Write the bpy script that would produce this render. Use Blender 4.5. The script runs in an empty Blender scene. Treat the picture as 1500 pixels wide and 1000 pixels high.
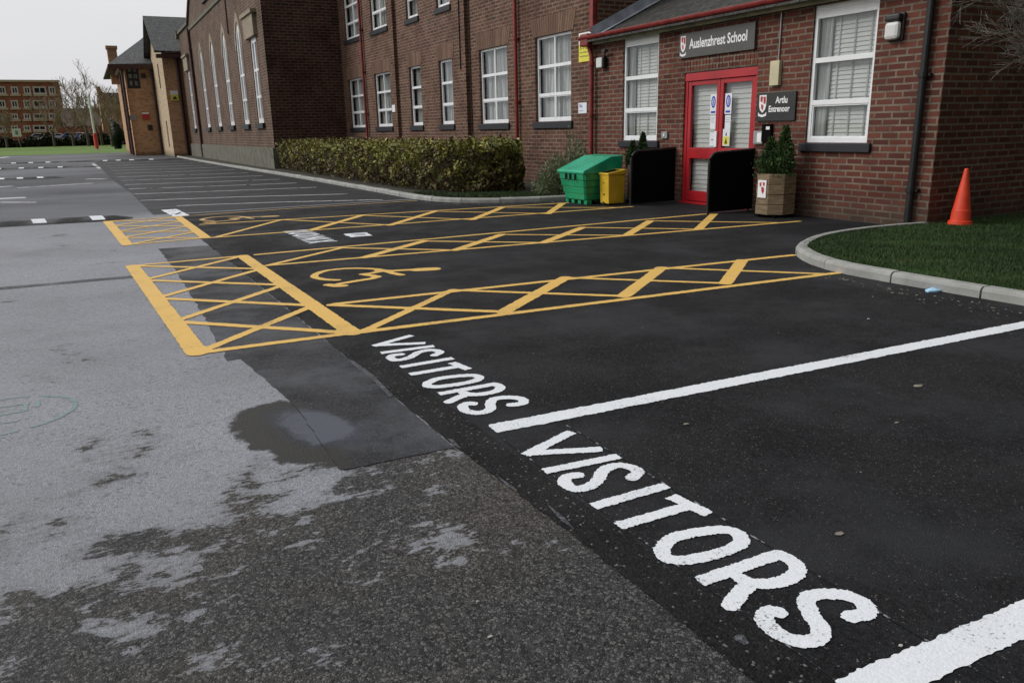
import bpy, math, random
import numpy as np
from mathutils import Vector, Matrix
random.seed(7)
R = math.radians
SC = bpy.context.scene
COL = SC.collection

# ------------------------------------------------------------ camera
F_PX, PITCH, ROLL, YAW, EYE = 1145.2, 0.266065, -0.0226428, 0.4818793, 1.5
def cam_rot():
    cy, sy = math.cos(YAW), math.sin(YAW)
    Rz = np.array([[cy, -sy, 0], [sy, cy, 0], [0, 0, 1]])
    cp, sp = math.cos(PITCH), math.sin(PITCH)
    B = np.array([[1, 0, 0], [0, -sp, -cp], [0, cp, -sp]])
    cr, sr = math.cos(ROLL), math.sin(ROLL)
    return np.array([[cr, -sr, 0], [sr, cr, 0], [0, 0, 1]]) @ B @ Rz
CM = cam_rot()
cam_d = bpy.data.cameras.new('camera'); cam = bpy.data.objects.new('camera', cam_d); COL.objects.link(cam)
cam.matrix_world = Matrix(((CM[0][0], -CM[1][0], -CM[2][0], 0), (CM[0][1], -CM[1][1], -CM[2][1], 0),
                           (CM[0][2], -CM[1][2], -CM[2][2], EYE), (0, 0, 0, 1)))
cam_d.sensor_width = 36; cam_d.lens = F_PX / 1500 * 36; cam_d.clip_end = 2500; cam_d.clip_start = 0.05
SC.camera = cam
# survey helpers: where a sight line meets the ground or a wall plane (metres)
EYEV = np.array([0, 0, EYE])
def ray(u, v): return CM.T @ np.array([(u - 750) / F_PX, (v - 500) / F_PX, 1.0])
def G(u, v, z=0.0):
    d = ray(u, v); P = EYEV + d * ((z - EYE) / d[2]); return (float(P[0]), float(P[1]))
def PX(u, v, x):
    d = ray(u, v); P = EYEV + d * (x / d[0]); return (float(P[1]), float(P[2]))      # (y, z)
def PY(u, v, y):
    d = ray(u, v); P = EYEV + d * (y / d[1]); return (float(P[0]), float(P[2]))      # (x, z)

# ------------------------------------------------------------ world, sun, exposure
SUN_EL, SUN_AZ = R(34), R(-62)            # azimuth from +Y towards +X : sun stands to the left, slightly ahead
w = bpy.data.worlds.new('World'); SC.world = w; w.use_nodes = True
nt = w.node_tree; nt.nodes.clear()
def wn(t, **k):
    n = nt.nodes.new(t)
    for a, b in k.items(): setattr(n, a, b)
    return n
sky = wn('ShaderNodeTexSky', sky_type='NISHITA'); sky.sun_disc = False
sky.sun_elevation = SUN_EL; sky.sun_rotation = SUN_AZ; sky.dust_density = 4; sky.air_density = 1.5; sky.ozone_density = 1
hsv = wn('ShaderNodeHueSaturation'); hsv.inputs['Saturation'].default_value = 0.10; hsv.inputs['Value'].default_value = 1.0
tc = wn('ShaderNodeTexCoord'); nz = wn('ShaderNodeTexNoise'); nz.inputs['Scale'].default_value = 2.2; nz.inputs['Detail'].default_value = 5
mp = wn('ShaderNodeMapping'); mp.inputs['Scale'].default_value = (1, 1, 3.2)
# overcast deck: brighter to the west, heavier grey behind to the south-east
dotn = wn('ShaderNodeVectorMath', operation='DOT_PRODUCT'); dotn.inputs[1].default_value = (-0.50, 0.82, 0.25)
mr = wn('ShaderNodeMapRange'); mr.inputs['From Min'].default_value = -0.48; mr.inputs['From Max'].default_value = 0.40
mr.inputs['To Min'].default_value = 0.03; mr.inputs['To Max'].default_value = 1.0; mr.interpolation_type = 'SMOOTHSTEP'
mr2 = wn('ShaderNodeMapRange'); mr2.inputs['From Min'].default_value = 0.3; mr2.inputs['From Max'].default_value = 0.75
mr2.inputs['To Min'].default_value = 0.93; mr2.inputs['To Max'].default_value = 1.04
m1 = wn('ShaderNodeMath', operation='MULTIPLY')
deck = wn('ShaderNodeMixRGB', blend_type='MULTIPLY'); deck.inputs[0].default_value = 1; deck.inputs[1].default_value = (7.1, 7.12, 7.3, 1)
mix = wn('ShaderNodeMixRGB'); mix.inputs[0].default_value = 0.88
bg = wn('ShaderNodeBackground'); bg.inputs['Strength'].default_value = 0.1
out = wn('ShaderNodeOutputWorld'); L = nt.links.new
L(sky.outputs[0], hsv.inputs['Color']); L(hsv.outputs[0], mix.inputs[1])
L(tc.outputs['Generated'], mp.inputs[0]); L(mp.outputs[0], nz.inputs['Vector']); L(tc.outputs['Generated'], dotn.inputs[0])
L(dotn.outputs['Value'], mr.inputs['Value']); L(nz.outputs[0], mr2.inputs['Value'])
sepw = wn('ShaderNodeSeparateXYZ'); mr3 = wn('ShaderNodeMapRange'); mz = wn('ShaderNodeMath', operation='MULTIPLY')
mr3.inputs['From Min'].default_value = .12; mr3.inputs['From Max'].default_value = .9; mr3.inputs['To Min'].default_value = 1.; mr3.inputs['To Max'].default_value = 1.55   # overcast skies are brightest overhead
L(tc.outputs['Generated'], sepw.inputs[0]); L(sepw.outputs[2], mr3.inputs['Value']); L(mr.outputs[0], mz.inputs[0]); L(mr3.outputs[0], mz.inputs[1])
L(mz.outputs[0], m1.inputs[0]); L(mr2.outputs[0], m1.inputs[1]); L(m1.outputs[0], deck.inputs[2]); L(deck.outputs[0], mix.inputs[2])
L(mix.outputs[0], bg.inputs[0]); L(bg.outputs[0], out.inputs[0])
sd = bpy.data.lights.new('sun', 'SUN'); so = bpy.data.objects.new('sun', sd); COL.objects.link(so)
sd.energy = 1.25; sd.angle = R(25); sd.color = (1, 0.98, 0.95)
dirv = Vector((math.sin(SUN_AZ) * math.cos(SUN_EL), math.cos(SUN_AZ) * math.cos(SUN_EL), math.sin(SUN_EL)))
so.rotation_euler = dirv.to_track_quat('Z', 'Y').to_euler()
SC.view_settings.view_transform = 'Standard'; SC.view_settings.look = 'None'
SC.view_settings.exposure = 0.2; SC.view_settings.gamma = 1.0

# ------------------------------------------------------------ materials
MATS = {}
class NB:
    def __init__(s, name):
        s.m = bpy.data.materials.new(name); s.m.use_nodes = True; s.t = s.m.node_tree; s.n = s.t.nodes
        s.b = s.n['Principled BSDF']; s.L = s.t.links.new
        s.geo = s.n.new('ShaderNodeNewGeometry'); s.pos = s.geo.outputs['Position']
    def set(s, **k):
        for a, v in k.items():
            a = {'base': 'Base Color', 'rough': 'Roughness', 'metal': 'Metallic', 'spec': 'Specular IOR Level', 'trans': 'Transmission Weight', 'coat': 'Coat Weight'}[a]
            i = s.b.inputs[a]
            if hasattr(v, 'is_output') or isinstance(v, bpy.types.NodeSocket): s.L(v, i)
            else: i.default_value = (*v, 1) if isinstance(v, (tuple, list)) and len(v) == 3 else v
    def noise(s, scale, detail=4, rough=.55, vec=None, stretch=None, dist=0):
        n = s.n.new('ShaderNodeTexNoise'); n.inputs['Scale'].default_value = scale; n.inputs['Detail'].default_value = detail
        n.inputs['Roughness'].default_value = rough; n.inputs['Distortion'].default_value = dist
        v = vec or s.pos
        if stretch: v = s.mapping(v, stretch)
        s.L(v, n.inputs['Vector']); return n.outputs[0]
    def mapping(s, v, scale=(1, 1, 1), rot=(0, 0, 0)):
        m = s.n.new('ShaderNodeMapping'); m.inputs['Scale'].default_value = scale; m.inputs['Rotation'].default_value = rot
        s.L(v, m.inputs[0]); return m.outputs[0]
    def voro(s, scale, feature='F1', out='Distance', vec=None, rnd=1):
        n = s.n.new('ShaderNodeTexVoronoi'); n.feature = feature; n.inputs['Scale'].default_value = scale
        n.inputs['Randomness'].default_value = rnd
        s.L(vec or s.pos, n.inputs['Vector']); return n.outputs[out]
    def rng(s, v, a, b, c=0., d=1., smooth=True):
        n = s.n.new('ShaderNodeMapRange'); n.interpolation_type = 'SMOOTHSTEP' if smooth else 'LINEAR'
        for k, x in zip(('From Min', 'From Max', 'To Min', 'To Max'), (a, b, c, d)): n.inputs[k].default_value = x
        s.L(v, n.inputs['Value']); return n.outputs[0]
    def mix(s, f, a, b, mode='MIX'):
        n = s.n.new('ShaderNodeMixRGB'); n.blend_type = mode
        for i, v in enumerate((f, a, b)):
            if isinstance(v, bpy.types.NodeSocket): s.L(v, n.inputs[i])
            elif isinstance(v, (tuple, list)): n.inputs[i].default_value = (*v[:3], 1)
            else: n.inputs[i].default_value = v
        return n.outputs[0]
    def math(s, op, a, b=0.):
        n = s.n.new('ShaderNodeMath'); n.operation = op
        for i, v in enumerate((a, b)):
            if isinstance(v, bpy.types.NodeSocket): s.L(v, n.inputs[i])
            else: n.inputs[i].default_value = v
        return n.outputs[0]
    def sep(s, v=None):
        n = s.n.new('ShaderNodeSeparateXYZ'); s.L(v or s.pos, n.inputs[0]); return n.outputs
    def comb(s, x, y, z=0.):
        n = s.n.new('ShaderNodeCombineXYZ')
        for i, v in enumerate((x, y, z)):
            if isinstance(v, bpy.types.NodeSocket): s.L(v, n.inputs[i])
            else: n.inputs[i].default_value = v
        return n.outputs[0]
    def bump(s, h, strength=.3, dist=.01):
        n = s.n.new('ShaderNodeBump'); n.inputs['Strength'].default_value = strength; n.inputs['Distance'].default_value = dist
        s.L(h, n.inputs['Height']); s.L(n.outputs[0], s.b.inputs['Normal'])

def plain(name, col, rough=.6, var=.15, scale=6, metal=0., bump=0., spec=.5):
    if name in MATS: return MATS[name]
    b = NB(name); n = b.noise(scale, 5)
    lo = tuple(c * (1 - var) for c in col); hi = tuple(min(1, c * (1 + var)) for c in col)
    b.set(base=b.mix(b.rng(n, .3, .7), lo, hi), rough=b.rng(n, .3, .7, rough * .85, min(1, rough * 1.1)), metal=metal, spec=spec)
    if bump: b.bump(b.noise(scale * 12, 3), bump, .004)
    MATS[name] = b.m; return b.m

def brick(name, c1, c2, mortar, course=.0945, length=.283, joint=.014, grime=.25, damp=True, dark=None, offset=0.):
    b = NB(name)
    nx = b.sep(b.geo.outputs['True Normal'])[0]; x, y, z = b.sep()
    ax = b.math('GREATER_THAN', b.math('ABSOLUTE', nx), .7)
    u = b.math('ADD', b.math('MULTIPLY', y, ax), b.math('MULTIPLY', x, b.math('SUBTRACT', 1., ax)))
    # hand-laid courses wander by a few millimetres
    wob = b.math('MULTIPLY', b.math('SUBTRACT', b.noise(1.7, 3), .5), .02)
    vec = b.comb(b.math('ADD', u, b.math('MULTIPLY', b.math('SUBTRACT', b.noise(9, 2), .5), .02)), b.math('ADD', b.math('ADD', z, offset), wob), 0.)
    t = b.n.new('ShaderNodeTexBrick'); b.L(vec, t.inputs['Vector'])
    t.inputs['Scale'].default_value = 1; t.inputs['Brick Width'].default_value = length; t.inputs['Row Height'].default_value = course
    t.inputs['Mortar Size'].default_value = joint; t.inputs['Mortar Smooth'].default_value = .25; t.inputs['Bias'].default_value = 0.
    t.inputs['Color1'].default_value = (0, 0, 0, 1); t.inputs['Color2'].default_value = (1, 1, 1, 1); t.inputs['Mortar'].default_value = (.5, .5, .5, 1)
    rnd = t.outputs['Color']; fac = t.outputs['Fac']
    rn = b.n.new('ShaderNodeTexWhiteNoise'); rn.noise_dimensions = '1D'; b.L(rnd, rn.inputs['W'])
    col = b.mix(rnd, c1, c2)
    col = b.mix(b.math('MULTIPLY', b.rng(rn.outputs['Value'], .78, .84), .55), col, dark or tuple(c * .45 for c in c1))
    col = b.mix(b.rng(b.noise(38, 4, .7), .35, .75, 0, .5), col, tuple(c * .62 for c in c1))
    big = b.noise(.9, 5, .6)
    mcol = b.mix(b.rng(b.noise(3.3, 5, .6), .35, .7), mortar, tuple(m * .55 for m in mortar))
    col = b.mix(fac, col, mcol)
    col = b.mix(b.rng(big, .42, .75, 0, grime), col, tuple(c * .35 for c in c1))
    if damp:   # dirty, slightly mossy foot of the wall
        foot = b.math('MULTIPLY', b.rng(b.math('ADD', z, b.math('MULTIPLY', b.noise(4, 4), .5)), .25, .75, .65, 0.), 1.)
        col = b.mix(foot, col, (.045, .04, .028))
    b.set(base=col, rough=b.rng(big, .3, .7, .7, .9), spec=.3)
    hgt = b.math('ADD', b.math('MULTIPLY', b.math('SUBTRACT', 1., fac), 1.), b.math('MULTIPLY', b.noise(60, 4, .7), .35))
    b.bump(hgt, .55, .008)
    return b.m

M = {}
M['brick_front'] = brick('brick_front', (.098, .027, .017), (.165, .050, .030), (.195, .155, .115), joint=.0155)
M['brick_main'] = brick('brick_main', (.088, .034, .021), (.172, .071, .042), (.215, .165, .12), grime=.35, joint=.017)
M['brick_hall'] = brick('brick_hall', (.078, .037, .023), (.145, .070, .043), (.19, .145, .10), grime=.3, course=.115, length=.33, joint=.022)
M['brick_hall_shaded'] = brick('brick_hall_shaded', (.045, .018, .013), (.10, .038, .026), (.15, .105, .08), grime=.5, course=.115, length=.33, joint=.020)  # darker copy of the hall brick, south side's shade put into the colour
M['brick_tan'] = brick('brick_tan', (.50, .275, .145), (.66, .375, .20), (.54, .36, .22), grime=.1)
M['brick_cream'] = brick('brick_cream', (.50, .38, .24), (.62, .48, .31), (.55, .44, .31), grime=.1)
M['brick_far'] = brick('brick_far', (.42, .135, .075), (.54, .185, .10), (.42, .26, .18), course=.3, length=.9, joint=.03, grime=.15, damp=False)
def mat_lintel():
    b = NB('soldier_lintel'); i = b.geo.outputs['Random Per Island']; c = b.mix(b.rng(i, 0, 1, smooth=False), (.125, .072, .050), (.215, .130, .088)); c = b.mix(b.rng(b.noise(7, 5, .7), .4, .75, 0, .5), c, (.09, .055, .04))
    b.set(base=c, rough=.85, spec=.3); b.bump(b.noise(50, 4, .7), .4, .005); return b.m
M['lintel'] = mat_lintel()
M['stone'] = plain('sandstone', (.27, .22, .16), .85, .25, 4, bump=.3)
M['plinth'] = plain('mossy_plinth', (.12, .115, .085), .9, .35, 2.2, bump=.3)
M['sill'] = plain('slate_sill', (.011, .012, .016), .6, .3, 8, bump=.2)
M['upvc'] = plain('white_window_frame', (.78, .79, .80), .3, .04, 3)
M['red_gloss'] = plain('red_door_paint', (.38, .014, .020), .35, .12, 2)
M['red_pipe'] = plain('red_pipe_paint', (.21, .020, .016), .5, .3, 5)
M['brown_pipe'] = plain('dark_brown_pipe', (.06, .022, .018), .5, .2, 5)
M['black_pipe'] = plain('black_pipe_paint', (.008, .009, .009), .5, .3, 6)
M['black_panel'] = plain('black_painted_board', (.004, .004, .004), .85, .2, 3, spec=.06)
M['fascia'] = plain('weathered_fascia', (.20, .19, .12), .85, .35, 3)
M['lead'] = plain('lead_flashing', (.36, .39, .43), .5, .2, 4)
M['blind'] = plain('blind_slat', (.56, .555, .52), .6, .06, 5)
M['dark'] = plain('dark_interior', (.02, .02, .02), .9, .1)
M['white'] = plain('white_board', (.80, .80, .80), .5, .05)
M['black'] = plain('black_sign', (.018, .018, .018), .5, .15)
M['grey_sign'] = plain('charcoal_sign', (.075, .072, .065), .45, .1)
M['sign_red'] = plain('sign_red', (.42, .03, .03), .5, .1)
M['yellow_sign'] = plain('yellow_sign', (.72, .66, .06), .5, .08)
M['blue_ink'] = plain('blue_ink', (.03, .05, .40), .5, .1)
M['orange'] = plain('orange_plastic', (.72, .060, .022), .42, .12, 5)
M['green_bin'] = plain('green_plastic', (.012, .27, .115), .4, .15, 3)
M['green_lid'] = plain('green_lid_plastic', (.02, .36, .20), .3, .12, 3)
M['yellow_bin'] = plain('yellow_plastic', (.62, .40, .025), .45, .12, 3)
M['metal'] = plain('grey_metal', (.35, .36, .37), .35, .1, 8, metal=.6)
M['cream_box'] = plain('cream_plastic', (.55, .50, .32), .5, .08)
M['lamp_glass'] = plain('lamp_diffuser', (.62, .62, .60), .3, .05)
M['paper'] = plain('paper_notice', (.72, .74, .78), .6, .05)
M['bark'] = plain('bare_bark', (.11, .085, .065), .85, .3, 20, bump=.4)
M['twig'] = plain('pale_twig', (.14, .12, .105), .8, .3, 20)
M['far_twig'] = plain('distant_twig', (.30, .22, .165), .9, .25, .5)
M['soil'] = plain('verge_soil', (.035, .03, .018), .95, .4, 6, bump=.5)

def mat_slate(name, col, row=.22, wid=.3, axis='x'):
    b = NB(name); x, y, z = b.sep()
    up = y if axis == 'y' else x; al = x if axis == 'y' else y
    t = b.n.new('ShaderNodeTexBrick'); b.L(b.comb(al, b.math('MULTIPLY', up, 1.0)), t.inputs['Vector'])
    t.inputs['Scale'].default_value = 1; t.inputs['Brick Width'].default_value = wid; t.inputs['Row Height'].default_value = row
    t.inputs['Mortar Size'].default_value = .012; t.inputs['Mortar Smooth'].default_value = .4
    t.inputs['Color1'].default_value = (*[c * .75 for c in col], 1); t.inputs['Color2'].default_value = (*[c * 1.25 for c in col], 1)
    t.inputs['Mortar'].default_value = (*[c * .3 for c in col], 1)
    n = b.noise(5, 6, .7)
    c = b.mix(b.rng(n, .48, .62, 0, .75), t.outputs['Color'], (col[0] * 2.2, col[1] * 2.2, col[2] * 1.9)); c = b.mix(b.rng(b.noise(22, 4, .7), .5, .68, 0, .7), c, tuple(k * .35 for k in col))
    b.set(base=c, rough=.7); b.bump(b.math('ADD', b.math('SUBTRACT', 1., t.outputs['Fac']), b.math('ADD', b.math('MULTIPLY', n, .6), b.math('MULTIPLY', b.noise(25, 4, .7), .7))), .9, .03)
    return b.m
M['slate'] = mat_slate('roof_slate', (.06, .062, .065))
M['tile'] = mat_slate('roof_tile', (.040, .039, .036), .27, .24)
M['slate_y'] = mat_slate('roof_slate_cross', (.075, .075, .082), .25, .3, 'y')

def mat_glass():
    b = NB('window_glass'); t = b.t; b.n.remove(b.b)
    gl = b.n.new('ShaderNodeBsdfGlossy'); gl.inputs['Roughness'].default_value = .03; gl.inputs['Color'].default_value = (.9, .95, 1, 1)
    tr = b.n.new('ShaderNodeBsdfTransparent'); tr.inputs[0].default_value = (.86, .88, .88, 1)
    fr = b.n.new('ShaderNodeLayerWeight'); fr.inputs[0].default_value = .5
    bp = b.n.new('ShaderNodeBump'); bp.inputs['Strength'].default_value = .08; bp.inputs['Distance'].default_value = .02
    b.L(b.noise(2.5, 2), bp.inputs['Height']); b.L(bp.outputs[0], gl.inputs['Normal'])
    mx = b.n.new('ShaderNodeMixShader'); b.L(b.math('ADD', b.math('MULTIPLY', b.math('POWER', fr.outputs['Facing'], 5.), .9), .07), mx.inputs[0])
    b.L(tr.outputs[0], mx.inputs[1]); b.L(gl.outputs[0], mx.inputs[2])
    b.L(mx.outputs[0], b.n['Material Output'].inputs[0]); return b.m
M['glass'] = mat_glass()
def mat_curtain():
    b = NB('net_curtain'); x, y, z = b.sep()
    n = b.noise(14, 4, .6, stretch=(1, 1, .05)); n2 = b.noise(3, 4, .6, stretch=(1, 1, .25))
    c = b.mix(b.rng(n, .35, .65), (.30, .30, .28), (.62, .62, .59)); c = b.mix(b.rng(n2, .5, .75, 0, .6), c, (.18, .18, .17))
    b.set(base=c, rough=.9); b.bump(n, .5, .03); return b.m
M['curtain'] = mat_curtain()

def asphalt_grain(b, fine=150):
    v = b.voro(fine); v2 = b.voro(fine, out='Color'); n = b.noise(fine * .7, 4, .7)
    h = b.math('ADD', b.math('MULTIPLY', b.math('SUBTRACT', 1., v), .7), b.math('MULTIPLY', n, .5))
    return v2, n, h
def chip(b, v2, lo=.93): 
    s = b.sep(v2); return b.rng(s[0], lo, lo + .03)

def cellvar(b, col, vcol, lo, hi):
    m = b.rng(b.sep(vcol)[1], 0, 1, lo, hi, False); cc = b.n.new('ShaderNodeVectorMath'); cc.operation = 'SCALE'; b.L(col, cc.inputs[0]); b.L(m, cc.inputs[3]); return cc.outputs[0]
def wet_zone(b, col, rough, bumpv):
    """shallow puddle lying across the corner of the repair patch, with a damp margin"""
    x, y, z = b.sep(); no = b.math('MULTIPLY', b.math('SUBTRACT', b.noise(3.6, 6, .62), .5), 1.9)
    def ell(cx, cy, rx, ry, k):
        dx = b.math('SUBTRACT', x, cx); dy = b.math('SUBTRACT', y, cy); dx = b.math('ADD', dx, b.math('MULTIPLY', dy, k))
        dx = b.math('MULTIPLY', dx, 1 / rx); dy = b.math('MULTIPLY', dy, 1 / ry); return b.math('ADD', b.math('ADD', b.math('MULTIPLY', dx, dx), b.math('MULTIPLY', dy, dy)), no)
    damp = b.rng(ell(.84, 3.87, .33, .60, .22), .88, 1.06, 1., 0.); wat = b.rng(ell(.86, 3.92, .20, .40, .30), .25, 1.25, 1., 0.)
    dc = b.mix(b.rng(b.noise(180, 4, .7), .35, .7), (.017, .0165, .015), (.045, .043, .039)); c = b.mix(b.math('MULTIPLY', damp, b.rng(x, .84, .95, 1., .0)), col, dc); c = b.mix(b.math('MULTIPLY', wat, .95), c, (.014, .022, .042))
    r = b.mix(damp, rough, (.5, .5, .5)); r = b.mix(wat, r, (.12, .12, .12)); return c, r, b.math('MULTIPLY', bumpv, b.rng(wat, 0, 1, 1., .08))
def mat_old_asphalt():
    b = NB('old_asphalt'); x, y, z = b.sep()
    v2, n, h = asphalt_grain(b, 120); v3, n3, h3 = asphalt_grain(b, 260)
    # aggregate: brown grey binder with paler stones
    brown = b.rng(b.noise(.9, 4), .4, .65)
    dark = b.mix(b.rng(n3, .35, .7), b.mix(brown, (.014, .0145, .015), (.024, .0215, .018)), b.mix(brown, (.044, .044, .044), (.062, .055, .046)))
    dark = cellvar(b, dark, b.voro(75, out='Color'), .35, 1.9)
    dark = b.mix(b.math('MULTIPLY', chip(b, v2, .86), .75), dark, (.15, .145, .135))
    dark = b.mix(b.math('MULTIPLY', chip(b, v3, .93), .6), dark, (.22, .21, .20))
    pit = b.rng(b.noise(22, 5, .75), .60, .70, 0, .7); dark = b.mix(pit, dark, (.012, .012, .012))
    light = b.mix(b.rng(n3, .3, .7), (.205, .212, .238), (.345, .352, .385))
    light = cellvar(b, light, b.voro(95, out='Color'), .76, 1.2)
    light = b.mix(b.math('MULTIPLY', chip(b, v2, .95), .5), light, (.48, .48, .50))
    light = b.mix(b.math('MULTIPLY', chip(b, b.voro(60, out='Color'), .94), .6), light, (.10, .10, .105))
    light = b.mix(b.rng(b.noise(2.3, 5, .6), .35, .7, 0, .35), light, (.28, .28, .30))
    # worn pale zones, sky sheen painted in: one broad area ahead, ragged islands nearby
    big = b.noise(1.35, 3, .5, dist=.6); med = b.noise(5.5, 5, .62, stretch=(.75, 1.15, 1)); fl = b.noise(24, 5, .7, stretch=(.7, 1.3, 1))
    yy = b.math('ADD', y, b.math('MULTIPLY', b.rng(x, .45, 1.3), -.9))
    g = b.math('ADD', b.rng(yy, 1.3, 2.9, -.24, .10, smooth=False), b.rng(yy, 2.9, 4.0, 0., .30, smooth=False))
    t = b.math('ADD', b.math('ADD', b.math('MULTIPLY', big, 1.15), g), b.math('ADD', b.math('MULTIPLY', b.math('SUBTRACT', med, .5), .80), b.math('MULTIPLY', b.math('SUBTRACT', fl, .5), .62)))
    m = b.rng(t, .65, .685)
    # beyond the first hump the surface is darker again, with long painted sheen streaks
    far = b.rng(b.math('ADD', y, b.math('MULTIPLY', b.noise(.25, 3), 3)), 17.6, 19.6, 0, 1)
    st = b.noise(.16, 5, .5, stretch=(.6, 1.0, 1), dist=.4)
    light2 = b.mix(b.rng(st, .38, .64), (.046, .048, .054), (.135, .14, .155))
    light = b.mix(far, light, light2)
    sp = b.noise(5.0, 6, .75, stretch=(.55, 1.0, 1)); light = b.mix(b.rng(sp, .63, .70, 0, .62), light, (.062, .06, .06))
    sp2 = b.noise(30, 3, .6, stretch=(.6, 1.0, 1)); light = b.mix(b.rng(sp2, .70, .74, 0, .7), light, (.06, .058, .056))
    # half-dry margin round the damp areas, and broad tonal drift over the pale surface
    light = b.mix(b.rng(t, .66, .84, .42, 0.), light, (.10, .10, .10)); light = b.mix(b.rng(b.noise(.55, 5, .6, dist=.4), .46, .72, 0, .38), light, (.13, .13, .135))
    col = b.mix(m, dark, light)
    lum = b.rng(b.noise(.35, 3), .3, .7, .88, 1.1)
    cc = b.n.new('ShaderNodeVectorMath'); cc.operation = 'SCALE'; b.L(col, cc.inputs[0]); b.L(lum, cc.inputs[3])
    c, r, bv = wet_zone(b, cc.outputs[0], (.62, .62, .62), b.math('ADD', b.math('MULTIPLY', h, 1.), h3))
    b.set(base=c, rough=r, spec=.28); b.bump(bv, .7, .006); return b.m
def mat_tarmac(name, lo, hi, rlo=.35, rhi=.75, chips=.965, sc=110, patch=(.05, .052, .058), pamt=.5, bumps=.7, wet=False, pth=.5, cells=True):
    b = NB(name); v2, n, h = asphalt_grain(b, sc)
    c = b.mix(b.rng(n, .35, .7), lo, hi)
    if cells: c = cellvar(b, c, b.voro(85, out='Color'), .3, 2.1)
    c = b.mix(b.math('MULTIPLY', chip(b, v2, chips), .8), c, (.16, .15, .14))
    big = b.noise(.9, 6, .62); c = b.mix(b.rng(big, pth, pth + .22, 0, pamt), c, patch)
    st = b.noise(1.6, 6, .65, stretch=(.6, 1.0, 1), dist=.5); c = b.mix(b.rng(st, .52, .72, 0, pamt * .6), c, patch)
    r = b.rng(b.noise(1.3, 5, .6), .35, .65, rlo, rhi)
    if wet: c, r, h = wet_zone(b, c, r, h)
    b.set(base=c, rough=r, spec=.22); b.bump(h, bumps, .006); return b.m
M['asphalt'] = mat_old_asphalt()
M['tarmac'] = mat_tarmac('new_tarmac', (.0030, .0032, .0038), (.0125, .013, .0142), patch=(.026, .027, .031), pamt=.75, pth=.45, rlo=.6, rhi=.9, sc=190, chips=.972)  # paler cloudy blotches put the wet sheen into the colour
M['strip'] = mat_tarmac('tarmac_edge_band', (.003, .003, .0034), (.0105, .0105, .0115), sc=110, pamt=.1, rlo=.6, rhi=.9, bumps=1.)
M['patch'] = mat_tarmac('repair_patch', (.010, .0105, .012), (.026, .027, .030), patch=(.085, .09, .102), pamt=.8, sc=170, wet=True, pth=.44)
M['band'] = mat_tarmac('repair_band', (.045, .047, .053), (.075, .078, .087), patch=(.11, .11, .12), pamt=.5)
M['far_tarmac'] = mat_tarmac('bay_tarmac', (.016, .0165, .018), (.032, .033, .036), patch=(.055, .057, .063), pamt=.4, sc=60, cells=False, bumps=.12, chips=2., rlo=.6, rhi=.7)
M['hump'] = mat_tarmac('speed_hump_rubber', (.005, .005, .0055), (.012, .012, .013), pamt=.1, bumps=.2)
def mat_paint(name, col, worn, amt=.0):
    b = NB(name); v2, n, h = asphalt_grain(b, 110)
    big = b.noise(2.2, 6, .65)
    c = b.mix(b.rng(n, .35, .7), tuple(k * .88 for k in col), col)
    c = b.mix(b.rng(b.math('ADD', b.math('MULTIPLY', n, .6), b.math('MULTIPLY', big, .5)), .60 - amt, .70 - amt, 0, .55), c, worn)
    tyre = b.noise(2.0, 4, .6, stretch=(.35, 1, 1)); c = b.mix(b.rng(tyre, .6, .8, 0, .3), c, worn)
    pit = b.rng(b.math('ADD', b.math('MULTIPLY', b.noise(85, 4, .75), .7), b.math('MULTIPLY', big, .35)), .60, .65, 0, .75); c = b.mix(pit, c, (.035, .035, .037))
    b.set(base=c, rough=.6, spec=.3); b.bump(h, .28, .004); return b.m
M['paint_white'] = mat_paint('white_road_paint', (.80, .83, .86), (.60, .63, .66))
M['paint_yellow'] = mat_paint('yellow_road_paint', (.80, .50, .125), (.58, .37, .12), .02)
M['paint_faded'] = mat_paint('faded_bay_paint', (.62, .62, .63), (.42, .42, .43), -.06)
M['paint_yellow_far'] = mat_paint('yellow_paint_faded', (.62, .40, .15), (.35, .24, .11), .02)
M['chalk'] = mat_paint('faded_green_paint', (.19, .27, .26), (.28, .30, .31), .1)
def mat_chalk():
    b = NB('chalk_dust'); m = b.rng(b.noise(16, 5, .7), .54, .60); b.set(base=b.mix(m, (.011, .0115, .0125), (.26, .26, .28)), rough=.85, spec=.2); return b.m
M['chalk_line'] = mat_chalk()
def mat_kerb():
    b = NB('kerb_concrete'); n = b.noise(3, 6, .65); f = b.noise(60, 4, .7)
    isl = b.geo.outputs['Random Per Island']
    c = b.mix(b.rng(n, .35, .7), (.26, .26, .245), (.41, .41, .385)); c = b.mix(b.rng(f, .5, .8, 0, .6), c, (.12, .12, .10))
    c = b.mix(b.rng(isl, 0, 1, 0, .35, False), c, (.27, .27, .24)); b.set(base=c, rough=.85); b.bump(f, .4, .004); return b.m
M['kerb'] = mat_kerb()
def mat_foliage(name, cols, rough=.6, trans=.25):
    b = NB(name); isl = b.geo.outputs['Random Per Island']
    cr = b.n.new('ShaderNodeValToRGB'); b.L(isl, cr.inputs[0]); e = cr.color_ramp.elements
    while len(e) < len(cols): e.new(.5)
    for i, c in enumerate(cols): e[i].position = i / (len(cols) - 1); e[i].color = (*c, 1)
    big = b.noise(1.2, 4); c = b.mix(b.rng(big, .4, .7, 0, .45), cr.outputs[0], tuple(k * .5 for k in cols[0]))
    b.set(base=c, rough=rough, spec=.3)
    return b.m
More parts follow.
